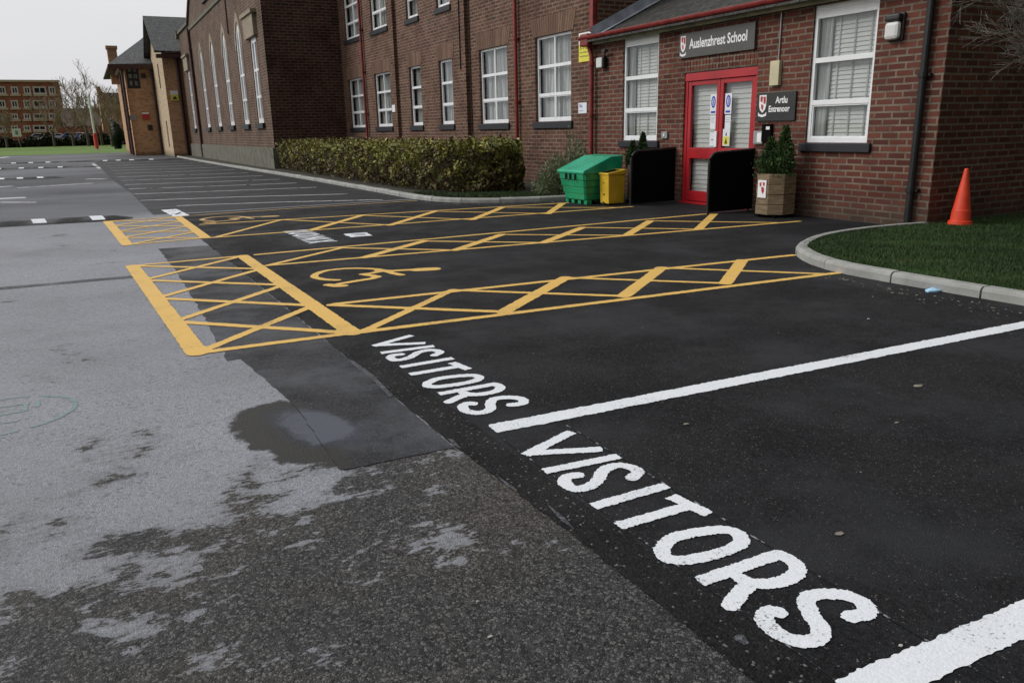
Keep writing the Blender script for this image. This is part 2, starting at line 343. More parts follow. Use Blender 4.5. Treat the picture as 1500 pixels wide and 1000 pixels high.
def mat_hedge():
    b = NB('hedge_leaf'); isl = b.geo.outputs['Random Per Island']
    def ramp(cols):
        cr = b.n.new('ShaderNodeValToRGB'); b.L(isl, cr.inputs[0]); e = cr.color_ramp.elements
        while len(e) < len(cols): e.new(.5)
        for i, c in enumerate(cols): e[i].position = i / (len(cols) - 1); e[i].color = (*c, 1)
        return cr.outputs[0]
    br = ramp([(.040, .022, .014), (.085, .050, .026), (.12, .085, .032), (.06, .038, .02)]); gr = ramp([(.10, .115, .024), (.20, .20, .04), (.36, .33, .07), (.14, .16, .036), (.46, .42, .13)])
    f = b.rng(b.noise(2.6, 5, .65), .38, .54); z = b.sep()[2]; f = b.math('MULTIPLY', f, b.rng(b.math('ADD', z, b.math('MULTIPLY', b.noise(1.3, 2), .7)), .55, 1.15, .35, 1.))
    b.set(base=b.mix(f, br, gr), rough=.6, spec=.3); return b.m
M['hedge'] = mat_hedge()
M['hedge_big'] = mat_foliage('hedge_leaf_large', [(.06, .085, .018), (.16, .19, .04), (.26, .27, .06), (.10, .13, .03)])
M['hedge_twig'] = plain('hedge_twig', (.045, .026, .018), .9, .4, 12)
M['conifer'] = mat_foliage('conifer_leaf', [(.015, .04, .012), (.045, .09, .025), (.10, .17, .05)])
M['shrub'] = mat_foliage('shrub_leaf', [(.09, .12, .06), (.17, .21, .11), (.28, .32, .18)])
M['grass_blade'] = mat_foliage('grass_blade', [(.014, .034, .008), (.024, .060, .012), (.038, .078, .017), (.065, .07, .03)])
M['far_hedge'] = mat_foliage('distant_hedge', [(.035, .035, .022), (.05, .052, .03), (.075, .06, .04)])
def mat_grass(name, a, c2, sc=8):
    b = NB(name); n = b.noise(sc, 6, .7); n2 = b.noise(.05 if sc < 5 else 1.3, 3)
    c = b.mix(b.rng(n, .3, .7), a, c2); c = b.mix(b.rng(n2, .45, .7, 0, .4), c, (.06, .055, .02)); b.set(base=c, rough=.9, spec=.2)
    b.bump(b.noise(sc * 8, 4), .6, .02); return b.m
M['turf'] = mat_grass('turf', (.018, .04, .01), (.035, .075, .016))
M['field'] = mat_grass('field_grass', (.10, .17, .035), (.15, .24, .05), .8)
def mat_wood():
    b = NB('planter_wood'); x, y, z = b.sep(); n = b.noise(6, 5, .6, stretch=(1, 1, 6))
    c = b.mix(b.rng(n, .3, .7), (.13, .092, .05), (.24, .175, .10)); c = b.mix(b.rng(b.noise(2, 4), .5, .75, 0, .5), c, (.09, .085, .05))
    b.set(base=c, rough=.8); b.bump(n, .4, .006); return b.m
M['wood'] = mat_wood()

# ------------------------------------------------------------ mesh helpers
class MB:
    def __init__(s): s.v = []; s.f = []
    def quad(s, *p): i = len(s.v); s.v += [tuple(map(float, q)) for q in p]; s.f.append(tuple(range(i, i + len(p)))); return s
    def box(s, x0, x1, y0, y1, z0, z1):
        if x0 > x1: x0, x1 = x1, x0
        if y0 > y1: y0, y1 = y1, y0
        i = len(s.v)
        s.v += [(x0, y0, z0), (x1, y0, z0), (x1, y1, z0), (x0, y1, z0), (x0, y0, z1), (x1, y0, z1), (x1, y1, z1), (x0, y1, z1)]
        s.f += [tuple(i + k for k in q) for q in ((0, 3, 2, 1), (4, 5, 6, 7), (0, 1, 5, 4), (1, 2, 6, 5), (2, 3, 7, 6), (3, 0, 4, 7))]
        return s
    def prism(s, poly, z0, z1):       # poly in xy (counter-clockwise)
        n = len(poly); i = len(s.v)
        s.v += [(p[0], p[1], z0) for p in poly] + [(p[0], p[1], z1) for p in poly]
        s.f.append(tuple(i + k for k in range(n))[::-1]); s.f.append(tuple(i + n + k for k in range(n)))
        for k in range(n): j = (k + 1) % n; s.f.append((i + k, i + j, i + n + j, i + n + k))
        return s
    def extrude(s, pts, vec):         # any planar 3D polygon pushed along vec
        n = len(pts); i = len(s.v); vec = Vector(vec)
        s.v += [tuple(p) for p in pts] + [tuple(Vector(p) + vec) for p in pts]
        s.f.append(tuple(i + k for k in range(n))[::-1]); s.f.append(tuple(i + n + k for k in range(n)))
        for k in range(n): j = (k + 1) % n; s.f.append((i + k, i + j, i + n + j, i + n + k))
        return s
    def tube(s, pts, r, n=8, caps=True):
        pts = [Vector(p) for p in pts]; rr = r if isinstance(r, (list, tuple)) else [r] * len(pts); i = len(s.v)
        for k, p in enumerate(pts):
            t = (pts[min(k + 1, len(pts) - 1)] - pts[max(k - 1, 0)]).normalized()
            a = t.cross(Vector((0, 0, 1)) if abs(t.z) < .9 else Vector((1, 0, 0))).normalized(); c = t.cross(a)
            for q in range(n):
                an = 2 * math.pi * q / n; s.v.append(tuple(p + a * (math.cos(an) * rr[k]) + c * (math.sin(an) * rr[k])))
        for k in range(len(pts) - 1):
            for q in range(n):
                a, b2 = i + k * n + q, i + k * n + (q + 1) % n; s.f.append((a, b2, b2 + n, a + n))
        if caps: s.f.append(tuple(range(i, i + n))[::-1]); s.f.append(tuple(range(i + (len(pts) - 1) * n, i + len(pts) * n)))
        return s
    def lathe(s, prof, cx, cy, n=32, z0=0):
        i = len(s.v)
        for r, z in prof:
            for q in range(n): an = 2 * math.pi * q / n; s.v.append((cx + r * math.cos(an), cy + r * math.sin(an), z0 + z))
        for k in range(len(prof) - 1):
            for q in range(n):
                a, b2 = i + k * n + q, i + k * n + (q + 1) % n; s.f.append((a, b2, b2 + n, a + n))
        s.f.append(tuple(range(i, i + n))[::-1]); s.f.append(tuple(range(i + (len(prof) - 1) * n, i + len(prof) * n)))
        return s
    def build(s, name, mat, parent=None, smooth=False, bevel=0, origin=None):
        me = bpy.data.meshes.new(name); V = s.v
        o = bpy.data.objects.new(name, me); COL.objects.link(o)
        if parent is not None:
            o.parent = parent; pl = parent
            off = Vector((0, 0, 0))
            while pl is not None: off += pl.location; pl = pl.parent
            V = [(a - off.x, b - off.y, c - off.z) for a, b, c in V]
        elif origin: V = [(a - origin[0], b - origin[1], c - origin[2]) for a, b, c in V]; o.location = origin
        me.from_pydata(V, [], s.f); me.materials.append(M[mat] if isinstance(mat, str) else mat)
        if smooth: me.polygons.foreach_set('use_smooth', [True] * len(me.polygons))
        me.update()
        if bevel:
            m = o.modifiers.new('bevel', 'BEVEL'); m.width = bevel; m.segments = 2; m.limit_method = 'ANGLE'; m.angle_limit = R(40)
        return o
def tag(o, label=None, cat=None, group=None, kind=None):
    for k, v in (('label', label), ('category', cat), ('group', group), ('kind', kind)):
        if v: o[k] = v
    return o
def thing(name, label, cat, loc=(0, 0, 0), group=None):
    o = bpy.data.objects.new(name, None); COL.objects.link(o); o.location = loc; o.empty_display_size = .2
    return tag(o, label, cat, group)
def sheet(name, poly, z, mat, kind='structure'):
    m = MB(); m.quad(*[(p[0], p[1], z) for p in poly]); return tag(m.build(name, mat), kind=kind)
def vnoise(shape, cell, seed):
    r = np.random.RandomState(seed); h, w_ = shape; gh, gw = int(h / cell) + 3, int(w_ / cell) + 3
    g = r.rand(gh, gw) - .5; ys = np.arange(h) / cell; xs = np.arange(w_) / cell
    y0 = ys.astype(int); x0 = xs.astype(int); fy = (ys - y0)[:, None]; fx = (xs - x0)[None]
    fy = fy * fy * (3 - 2 * fy); fx = fx * fx * (3 - 2 * fx)
    a = g[np.ix_(y0, x0)]; b = g[np.ix_(y0, x0 + 1)]; c = g[np.ix_(y0 + 1, x0)]; d = g[np.ix_(y0 + 1, x0 + 1)]
    return (a * (1 - fx) + b * fx) * (1 - fy) + (c * (1 - fx) + d * fx) * fy
def contour(fld, x0, y0, h, z, mb):
    """flat sheet where fld < 0 (marching squares with clipped edges: ragged but closed outlines)"""
    H_, W_ = fld.shape; ids = {}
    def vid(key, p):
        if key not in ids: ids[key] = len(mb.v); mb.v.append((p[0], p[1], z))
        return ids[key]
    neg = fld < 0
    act = neg[:-1, :-1] | neg[1:, :-1] | neg[:-1, 1:] | neg[1:, 1:]
    for j, i in zip(*np.nonzero(act)):
        cs = ((j, i), (j, i + 1), (j + 1, i + 1), (j + 1, i)); out_ = []
        for k in range(4):
            a, b = cs[k], cs[(k + 1) % 4]; fa, fb = fld[a], fld[b]
            if fa < 0: out_.append(vid(a, (x0 + a[1] * h, y0 + a[0] * h)))
            if (fa < 0) != (fb < 0):
                t = fa / (fa - fb); t = min(max(t, .02), .98)
                if a > b: key = (b, a)
                else: key = (a, b)
                out_.append(vid(key, (x0 + (a[1] + (b[1] - a[1]) * t) * h, y0 + (a[0] + (b[0] - a[0]) * t) * h)))
        if len(out_) >= 3: mb.f.append(tuple(out_))
def strokes_field(strokes, x0, y0, nx, ny, h):
    X, Y = np.meshgrid(x0 + np.arange(nx) * h, y0 + np.arange(ny) * h); F = np.full(X.shape, 1e3)
    for pts, wd, sq in strokes:
        for (ax, ay), (bx, by) in zip(pts[:-1], pts[1:]):
            dx, dy = bx - ax, by - ay; l2 = dx * dx + dy * dy + 1e-12; l = math.sqrt(l2)
            if sq:      # square ends
                al = ((X - ax) * dx + (Y - ay) * dy) / l; pe = np.abs((X - ax) * dy - (Y - ay) * dx) / l
                d = np.maximum(np.maximum(-al, al - l), pe - wd / 2)
            else:
                t = np.clip(((X - ax) * dx + (Y - ay) * dy) / l2, 0, 1)
                d = np.hypot(X - ax - t * dx, Y - ay - t * dy) - wd / 2
            F = np.minimum(F, d)
    return F
def paint(name, strokes, z, mat, h=.012, rag=.012, seed=1, parent=None, worn=0.):
    xs = [p[0] for s in strokes for p in s[0]]; ys = [p[1] for s in strokes for p in s[0]]; mg = .15
    x0, y0 = min(xs) - mg, min(ys) - mg; nx = int((max(xs) + mg - x0) / h) + 2; ny = int((max(ys) + mg - y0) / h) + 2
    F = strokes_field(strokes, x0, y0, nx, ny, h)
    F = F + rag * (1.2 * vnoise(F.shape, 1.3, seed) + .45 * vnoise(F.shape, 4, seed + 1))
    if worn: F = np.maximum(F, worn - .5 - vnoise(F.shape, 3, seed + 2) - .5 * vnoise(F.shape, 14, seed + 3))
    mb = MB(); contour(F, x0, y0, h, z, mb); return mb.build(name, mat, parent)

# ============================================================ GROUND
big = MB(); big.quad((-900, -60, -.03), (900, -60, -.03), (900, 1500, -.03), (-900, 1500, -.03)); tag(big.build('ground', 'field'), kind='structure')
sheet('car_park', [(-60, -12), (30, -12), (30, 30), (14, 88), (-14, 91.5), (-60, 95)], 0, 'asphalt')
# resurfaced black bays in front of the entrance, and the older bays further down
Z1, Z2, Z3, Z4 = .002, .0038, .0055, .0072
def ragged_edge(pts, amp, step, seed):
    r = random.Random(seed); o = []
    for (a, b) in zip(pts[:-1], pts[1:]):
        n = max(1, int(math.hypot(b[0] - a[0], b[1] - a[1]) / step))
        for k in range(n): t = k / n; o.append((a[0] + (b[0] - a[0]) * t + r.uniform(-amp, amp), a[1] + (b[1] - a[1]) * t + r.uniform(-amp, amp)))
    o.append(pts[-1]); return o
edge = ragged_edge([(1.44, -6), (1.44, 2.2), (1.40, 3.3), (1.39, 5.62), (1.37, 9.4), (1.34, 12.6), (1.30, 16.9)], .008, .06, 3)
sheet('new_tarmac', [(12, -6)] + [(12, 16.6), (1.30, 16.9)] + edge[::-1][1:], Z1, 'tarmac')
e2 = ragged_edge([(1.435, -5.5), (1.435, 2.2), (1.395, 3.3), (1.385, 5.6)], .006, .05, 5); e3 = ragged_edge([(1.60, 5.55), (1.60, 3.3), (1.66, -5.5)], .004, .2, 6)
sheet('tarmac_edge_band', e3[::-1][:1] and (e3 + e2), Z2, 'strip')
sheet('bay_tarmac', [(1.0, 17.1), (10.2, 16.9), (10.2, 34), (6.9, 34.3), (6.8, 60), (.4, 60), (.7, 33), (.95, 24)], Z1, 'far_tarmac')
# squared repair patches along the joint
p1 = ragged_edge([(.66, 5.47), (.70, 7.2), (.72, 9.3), (.70, 11.8)], .012, .08, 8)
sheet('repair_patch', p1[::-1] + [(.66, 5.50), (1.375, 5.62), (1.352, 11.72)][0:0] + [(1.382, 5.505), (1.36, 11.7)], Z1, 'patch')
p2 = ragged_edge([(1.385, 3.285), (.825, 3.31), (.84, 3.8), (.85, 4.3), (.79, 5.0), (.74, 5.50), (1.385, 5.50)], .006, .06, 9)
sheet('repair_patch', p2, .003, 'patch')
# long dark repair seam crossing the lane
sm = ragged_edge([(-9, 10.15), (.40, 9.64)], .012, .12, 11); sm2 = ragged_edge([(.40, 9.47), (-9, 9.90)], .012, .12, 12)
sheet('repair_seam', sm2 + sm, Z1, 'band')
# grey sealing strips lying on the joint
for pp in ([(510, 530), (540, 552), (572, 583), (576, 580), (548, 551), (516, 528)], [(655, 643), (668, 655), (675, 658), (664, 645)], [(728, 698), (752, 714), (758, 722), (742, 712)], [(800, 738), (830, 762), (842, 778), (818, 760)], [(1072, 936), (1090, 946), (1098, 944), (1090, 932), (1080, 930)]):
    sheet('joint_sealant', [G(*q) for q in pp], Z3, 'band')

def blob(pts, z, mat, name, h=.02, rag=.05, seed=3, inset=0.):
    P = np.array(pts); x0, y0 = P.min(0) - .2; nx, ny = ((P.max(0) + .2 - (x0, y0)) / h).astype(int) + 2
    X, Y = np.meshgrid(x0 + np.arange(nx) * h, y0 + np.arange(ny) * h)
    inside = np.zeros(X.shape, bool); D = np.full(X.shape, 1e3)
    for (ax, ay), (bx, by) in zip(pts, pts[1:] + pts[:1]):
        c = ((ay > Y) != (by > Y)) & (X < (bx - ax) * (Y - ay) / (by - ay + 1e-12) + ax); inside ^= c
        dx, dy = bx - ax, by - ay; t = np.clip(((X - ax) * dx + (Y - ay) * dy) / (dx * dx + dy * dy + 1e-12), 0, 1)
        D = np.minimum(D, np.hypot(X - ax - t * dx, Y - ay - t * dy))
    Fd = np.where(inside, -D, D) + inset + rag * (vnoise(X.shape, 2, seed) + vnoise(X.shape, 7, seed + 1))
    mb = MB(); contour(Fd, x0, y0, h, z, mb); return mb.build(name, mat)
# ---------------------------------------------------------- painted markings
WHITE2 = [ # strokes of one VISITORS word, traced on the ground
  [(769.5, 667.7), (837.7, 633.4)], [(769.5, 665), (882, 659)],
  [(797, 691.5), (907, 669)],
  [(926, 701), (934, 692), (922, 685), (902, 683), (884, 690), (876, 704), (862, 714), (842, 717), (828, 709), (830, 700), (846, 697)],
  [(869, 743), (976, 712)],
  [(906, 771.5), (1003.5, 743.5)], [(982, 728), (1038.6, 754)],
  [(969, 806), (984, 790), (1019, 781), (1058, 777), (1081, 783), (1086, 795), (1066, 807), (1031, 817), (999, 822), (976, 818), (969, 806)],
  [(1024, 853), (1140, 813)], [(1140, 813), (1163, 825), (1168, 838), (1155, 849), (1128, 856), (1100, 855), (1084, 848)], [(1098, 855), (1082, 872), (1070, 888)],
  [(1246, 905), (1269, 899), (1266, 886), (1243, 874), (1213, 871), (1189, 874), (1181, 884), (1190, 905), (1202, 921), (1196, 938), (1168, 940), (1137, 928), (1119, 908), (1126, 897), (1140, 898)]]
LET = [[0, 1], [2], [3], [4], [5, 6], [7], [8, 9, 10], [11]]
def visitors(label, dx, dy, seed, z):
    loc = (1.8 + dx, 2.2 + dy, 0)
    t = thing('painted_word', label, 'road marking', loc, 'VISITORS words painted on the bays')
    for k, ids in enumerate(LET):
        st = []
        for i in ids:
            pts = [G(*p) for p in WHITE2[i]]
            # letters are stretched along the driving direction; smooth the curved ones
            if len(pts) > 4:
                q = [pts[0]]
                for n_ in range(len(pts) - 1):
                    p0 = pts[max(n_ - 1, 0)]; pA = pts[n_]; pB = pts[n_ + 1]; p3 = pts[min(n_ + 2, len(pts) - 1)]
                    for tt in (.25, .5, .75, 1.):
                        q.append(tuple(.5 * (2 * pA[j] + (pB[j] - p0[j]) * tt + (2 * p0[j] - 5 * pA[j] + 4 * pB[j] - p3[j]) * tt ** 2 + (-p0[j] + 3 * pA[j] - 3 * pB[j] + p3[j]) * tt ** 3) for j in (0, 1)))
                pts = q
            st.append(([(p[0] + dx, p[1] + dy) for p in pts], .060, len(pts) == 2))
        paint('letter', st, z, 'paint_white', h=.005, rag=.008, seed=seed + k, parent=t)
visitors('VISITORS painted in large white capitals in the nearest bay', 0, 0, 20, Z3)
visitors('VISITORS in white capitals in the bay beyond the white line, next to the yellow hatching', .0, 2.27, 60, Z3)
tag(paint('bay_line', [([(1.65, 3.40), (9.0, 3.10)], .125, True)], Z3, 'paint_white', h=.012, rag=.012, seed=31), 'clean white bay line between the two VISITORS words', 'road marking', 'white bay lines')
tag(paint('bay_line', [([(1.62, 1.165), (7.0, .94)], .125, True)], Z3, 'paint_white', h=.012, rag=.012, seed=33), 'white bay line in the bottom right corner, nearest of the white lines', 'road marking', 'white bay lines')
tag(paint('bay_line', [([(1.60, -1.05), (7.0, -1.25)], .125, True)], Z3, 'paint_white', h=.02, rag=.012, seed=35), 'white bay line behind the nearest bay', 'road marking', 'white bay lines')

for xx in (1.632, 2.005):
    tag(paint('chalk_line', [([(xx, 1.0), (xx + .004, 3.25)], .009, True)], Z2 + .0004, 'chalk_line', h=.006, rag=.001, seed=190), 'thin broken chalk guide line along the %s of the nearest VISITORS word' % ('foot' if xx < 1.8 else 'top'), 'chalk line', 'chalk guide lines')
def ln(a, b, wd, sq=False): return ([G(*a), G(*b)], wd, sq)
TH, WD, BAR = .086, .135, .150
def L2(a, b, wd): return ([a, b], wd, False)
def hatch_strip(up0, up1, lo0, lo1, lon, upn, nmid, tail):
    """long tapering hatched strip between two bays: wide rising bars and thin falling bars"""
    s = [L2(up0, up1, TH), L2(lo0, lo1, TH)]
    for k in range(len(upn)):
        s.append(L2(lon[k], upn[k], WD if k else TH))
        if k + 2 < len(lon): s.append(L2(upn[k], lon[k + 2], TH * .9))
    s += tail; return s
g_ = lambda l: [G(*p) for p in l]
lo1 = [(1.70, 5.74), (2.93, 5.74), (4.14, 5.70), (5.30, 5.64), (6.45, 5.45)]; up1 = [(2.94, 6.84), (4.18, 6.77), (5.34, 6.67), (6.37, 6.53)]
s1 = hatch_strip((1.80, 6.86), (7.1, 6.47), (1.65, 5.74), (6.6, 5.42), lo1, up1, 0, [L2((1.75, 6.84), lo1[1], TH)])
lo2 = [(1.70, 9.42), (2.85, 9.32), (4.02, 9.20), (5.27, 9.10), (6.58, 9.02), (7.82, 8.94), (9.3, 8.78)]
up2 = [(2.85, 10.30), (4.0, 10.24), (5.2, 10.19), (6.58, 10.16), (7.91, 10.20), (9.36, 10.32)]
s2 = hatch_strip((1.75, 10.38), (9.24, 10.42), (1.70, 9.42), (9.65, 8.73), lo2, up2, 0, [])
lo3 = [(1.55, 12.58), (2.95, 12.50), (4.26, 12.38), (5.69, 12.24), (7.18, 12.22), (8.8, 12.27)]
up3 = [(2.94, 14.45), (4.35, 14.2), (5.72, 13.98), (7.07, 13.80), (8.44, 13.76)]
s3 = hatch_strip((1.60, 14.60), (8.55, 13.75), (1.47, 12.58), (9.07, 12.28), lo3, up3, 0, [])
def box_hatch(a, b, c, d):      # a far-left, b near-left, c near-right, d far-right
    lerp = lambda p, q, t: (p[0] + (q[0] - p[0]) * t, p[1] + (q[1] - p[1]) * t)
    s = [L2(a, b, BAR), L2(d, c, BAR), L2(a, d, TH), L2(b, c, TH)]
    for k in range(4):
        s.append(L2(lerp(a, b, (k + 1) / 4), lerp(d, c, k / 4), TH)); s.append(L2(lerp(a, b, k / 4), lerp(d, c, (k + 1) / 4), TH))
    return s
nb = box_hatch((.30, 10.38), (.50, 5.80), (1.62, 5.75), (1.58, 10.38)); fb = box_hatch((.17, 16.35), (.34, 12.52), (1.42, 12.62), (1.38, 16.34))
kw = dict(h=.016, rag=.010)
tag(paint('hatched_marking', nb + s1, Z3, 'paint_yellow', seed=70, **kw), 'yellow hatched strip nearest the camera with a crossed box at its left end', 'road marking', 'yellow hatched strips')
tag(paint('hatched_marking', s2, Z3, 'paint_yellow', seed=75, **kw), 'middle yellow hatched strip leading to the red door', 'road marking', 'yellow hatched strips')
tag(paint('hatched_marking', fb + s3, Z3, 'paint_yellow', seed=80, h=.02, rag=.012), 'farthest yellow hatched strip running to the green grit bin, with its own crossed box', 'road marking', 'yellow hatched strips')
tag(paint('bay_line', [([(1.35, 16.40), (3.6, 16.5), (6.3, 16.42)], .07, False)], Z3, 'paint_yellow_far', h=.025, seed=85), 'single thin faded yellow line beside the hedge kerb', 'road marking')
# wheelchair symbols
def zz(l, wd): return ([G(400 + u * .17333, 320 + v * .17333) for u, v in l], wd, False)
WC = [zz([(540, 524), (480, 522), (420, 517), (365, 505), (345, 492), (360, 475), (400, 457), (460, 442), (540, 432), (620, 426), (700, 424), (800, 426), (880, 432), (950, 445), (1010, 465), (1085, 480)], .085),
      zz([(890, 443), (1000, 446), (1100, 440), (1220, 434)], .10), zz([(1230, 436), (1350, 430)], .19),
      zz([(760, 474), (830, 466), (900, 452), (960, 444)], .09), zz([(790, 480), (840, 486), (885, 496), (830, 512), (700, 532), (560, 556)], .09), zz([(470, 564), (530, 573), (590, 572)], .11)]
tag(paint('wheelchair_symbol', WC, Z3, 'paint_yellow', h=.012, rag=.008, seed=90), 'clear yellow wheelchair symbol in the nearer disabled bay', 'road marking', 'wheelchair symbols')
tag(paint('wheelchair_symbol', [([(x - .28, y + 7.1) for x, y in s[0]], s[1], False) for s in WC], Z3, 'paint_yellow_far', h=.015, rag=.008, seed=92), 'faded yellow wheelchair symbol in the far disabled bay', 'road marking', 'wheelchair symbols')
# small white lettering in the bay between (too far and worn to read) and two white blocks
lt = thing('painted_word', 'small smudged white lettering in the bay between the hatched strips', 'road marking', (2.8, 11.6, 0))
gl = {'N': [[(0, 0), (0, 1)], [(0, 1), (.6, 0)], [(.6, 0), (.6, 1)]], 'U': [[(0, 1), (0, .2), (.3, 0), (.6, .2), (.6, 1)]], 'O': [[(0, .2), (0, .8), (.3, 1), (.6, .8), (.6, .2), (.3, 0), (0, .2)]],
      'I': [[(.1, 0), (.1, 1)]], 'X': [[(0, 0), (.6, 1)], [(0, 1), (.6, 0)]]}
yy = 12.62
for k, ch in enumerate('NUOINIX'):
    wdt = .06 if ch == 'I' else .17
    paint('letter', [([(2.60 + p[1] * .36, yy - p[0] / .6 * wdt) for p in s], .062, False) for s in gl[ch]], Z3, 'paint_white', h=.012, rag=.01, seed=100 + k, parent=lt); yy -= wdt + .075 + .03
def block(name, px, label, seed, marks):
    q = g_(px); t = blob(q, Z3, 'paint_white', name, h=.02, rag=.03, seed=seed); tag(t, label, 'road marking', 'white painted blocks')
    for a, b in marks:
        mk = MB()
        P = np.array(q); f = lambda s, t_: tuple((P[0] * (1 - s) * (1 - t_) + P[1] * s * (1 - t_) + P[2] * s * t_ + P[3] * (1 - s) * t_))
        p0, p1 = f(*a), f(*b); d = np.array(p1) - np.array(p0); n_ = np.array([-d[1], d[0]]) / np.hypot(*d) * .022
        mk.quad(*[(*(np.array(c) + s * n_), Z4) for c, s in ((p0, 1), (p0, -1), (p1, -1), (p1, 1))])
        mk.build('stroke', 'tarmac', t)
block('painted_block', [(236, 308), (258, 306.5), (279, 316), (254, 317.5)], 'white painted block with dark marks beyond the far crossed box', 110, [((.2, .3), (.8, .25)), ((.2, .6), (.75, .7)), ((.3, .8), (.85, .5))])
block('painted_block', [(503, 343), (536, 341), (546, 345.5), (514, 348)], 'small white painted block beside the smudged lettering', 115, [((.25, .3), (.85, .35)), ((.3, .6), (.8, .65))])
# worn white bay lines down the car park
far_lines = [(18.95, 16.5 + 0.0), (21.2, 0), (23.75, 0), (26.2, 0), (28.7, 0), (31.6, 0), (34.6, 0), (38, 0), (41.5, 0), (45, 0), (49, 0), (54, 0)]
names = ['first', 'second', 'third', 'fourth', 'fifth', 'sixth', 'seventh', 'eighth', 'ninth', 'tenth', 'eleventh', 'twelfth']
for k, (y0, _) in enumerate(far_lines):
    xl = 1.65 if k == 0 else 1.05 - .01 * k; xr = 5.6 if k else 5.75
    yl = y0 - .25 * 0; o = paint('bay_line', [([(xl, y0), ((xl + xr) / 2, y0 - .7), (xr, y0 - 1.75 if k < 2 else y0 - 1.2)], .10 + .004 * k, False)], Z3, 'paint_faded', h=.04, rag=.03, seed=130 + k, worn=.06)
    tag(o, 'faded white parking line, %s one beyond the disabled bays' % names[k], 'road marking', 'faded bay lines down the car park')
for k, (a, b, wd, lab) in enumerate([((0, 291), (28, 290), .5, 'broad pale worn line at the left edge, nearer of two'), ((0, 296.5), (50, 296.5), .16, 'thin worn white line just below the broad pale one'), ((30, 275), (133, 268.5), .22, 'long worn white line left of the parking bays'),
                                   ((130, 262.3), (151, 262.2), .25, 'short pale dash ahead of the parking bays'), ((136, 240), (146, 247), .16, 'pale angled line near the tan building'), ((0, 231.5), (11, 230), .5, 'white curved line at the far left edge by the grass'), ((0, 274), (13, 273), .3, 'short white dash at the left edge')]):
    tag(paint('lane_line', [([G(*a), G(*b)], wd, False)], Z1, 'paint_faded', h=.05, rag=.05, seed=160 + k, worn=.2), lab, 'road marking', 'worn lane lines')
# faded green ring with a figure in it
c0 = (-.66, 5.02); rg = [(c0[0] + .40 * math.cos(a) , c0[1] + .34 * math.sin(a)) for a in np.linspace(0, 2 * math.pi, 40)]
num = [[(-.80, 5.22), (-.52, 5.19), (-.52, 5.05), (-.78, 5.02), (-.78, 4.9), (-.55, 4.88)], [(-.46, 5.2), (-.46, 5.1)]]
tag(paint('painted_ring', [(rg, .028, False)] + [(n_, .03, False) for n_ in num], Z1, 'chalk', h=.01, rag=.012, seed=180, worn=.10), 'faint green painted ring with a figure on the pale asphalt at left', 'road marking')

# ---------------------------------------------------------- speed humps
def hump(label, pts, wdt, marks, ht=.065):
    a, b = Vector((*pts[0], 0)), Vector((*pts[1], 0)); d = (b - a).normalized(); n_ = Vector((-d.y, d.x, 0)); Ln = (b - a).length
    t = thing('speed_hump', label, 'speed hump', tuple((a + b) / 2), 'speed humps across the lane')
    N = 12; prof = [(-wdt / 2 + wdt * k / N, ht * math.sin(math.pi * k / N) ** .8 + .004) for k in range(N + 1)]
    mb = MB(); seg = [0, .02, .06] + list(np.linspace(.1, .96, 8)) + [1.0 - .02, 1.0]
    for t_ in seg:
        P = a + d * (Ln * t_); e = min(1, (1 - t_) * Ln / .35)
        for o_, z in prof: q = P + n_ * (o_ * (.35 + .65 * e)); mb.v.append((q.x, q.y, .004 + (z - .004) * e))
    for i in range(len(seg) - 1):
        for k in range(N): q = i * (N + 1) + k; mb.f.append((q, q + N + 1, q + N + 2, q + 1))
    mb.build('body', 'hump', t, smooth=True)
    for (s0, s1) in marks:
        m2 = MB()
        ks = range(1, N)
        for k in ks:
            o_, z = prof[k]
            for s_ in (s0, s1): sh = (k / N - .5) * .22; q = a + d * (s_ - sh) + n_ * o_; m2.v.append((q.x, q.y, z + .004))
        for k in range(len(ks) - 1): q = 2 * k; m2.f.append((q, q + 1, q + 3, q + 2))
        m2.build('stripe', 'paint_white', t, smooth=True)
A0 = (-7.5, 17.75); B0 = (.62, 16.75); Lh = math.hypot(B0[0] - A0[0], B0[1] - A0[1])
def at_x(x): return Lh * (x - A0[0]) / (B0[0] - A0[0])
hump('nearest black speed hump with white stripes, ending at the yellow box', (A0, B0), .85, [(at_x(x), at_x(x + .22)) for x in (-6.5, -4.9, -3.3, -2.3, -1.07, -.12)])
hump('second speed hump along the lane at left', ((-8, 37.6), (-.9, 36.1)), .7, [(s, s + .22) for s in (1.5, 2.9, 4.3, 4.95, 5.6, 6.3)])
hump('third speed hump along the lane, farther off', ((-10, 51.5), (.6, 47.8)), .7, [(s, s + .25) for s in (3.2, 5.1, 6.1, 7.2, 8.15, 9.1)])
hump('farthest speed hump, in front of the tan building', ((-11, 62), (5.2, 57.2)), .7, [(s, s + .28) for s in (5, 6, 7, 8, 9, 12.4, 13.2, 14, 15.2)])

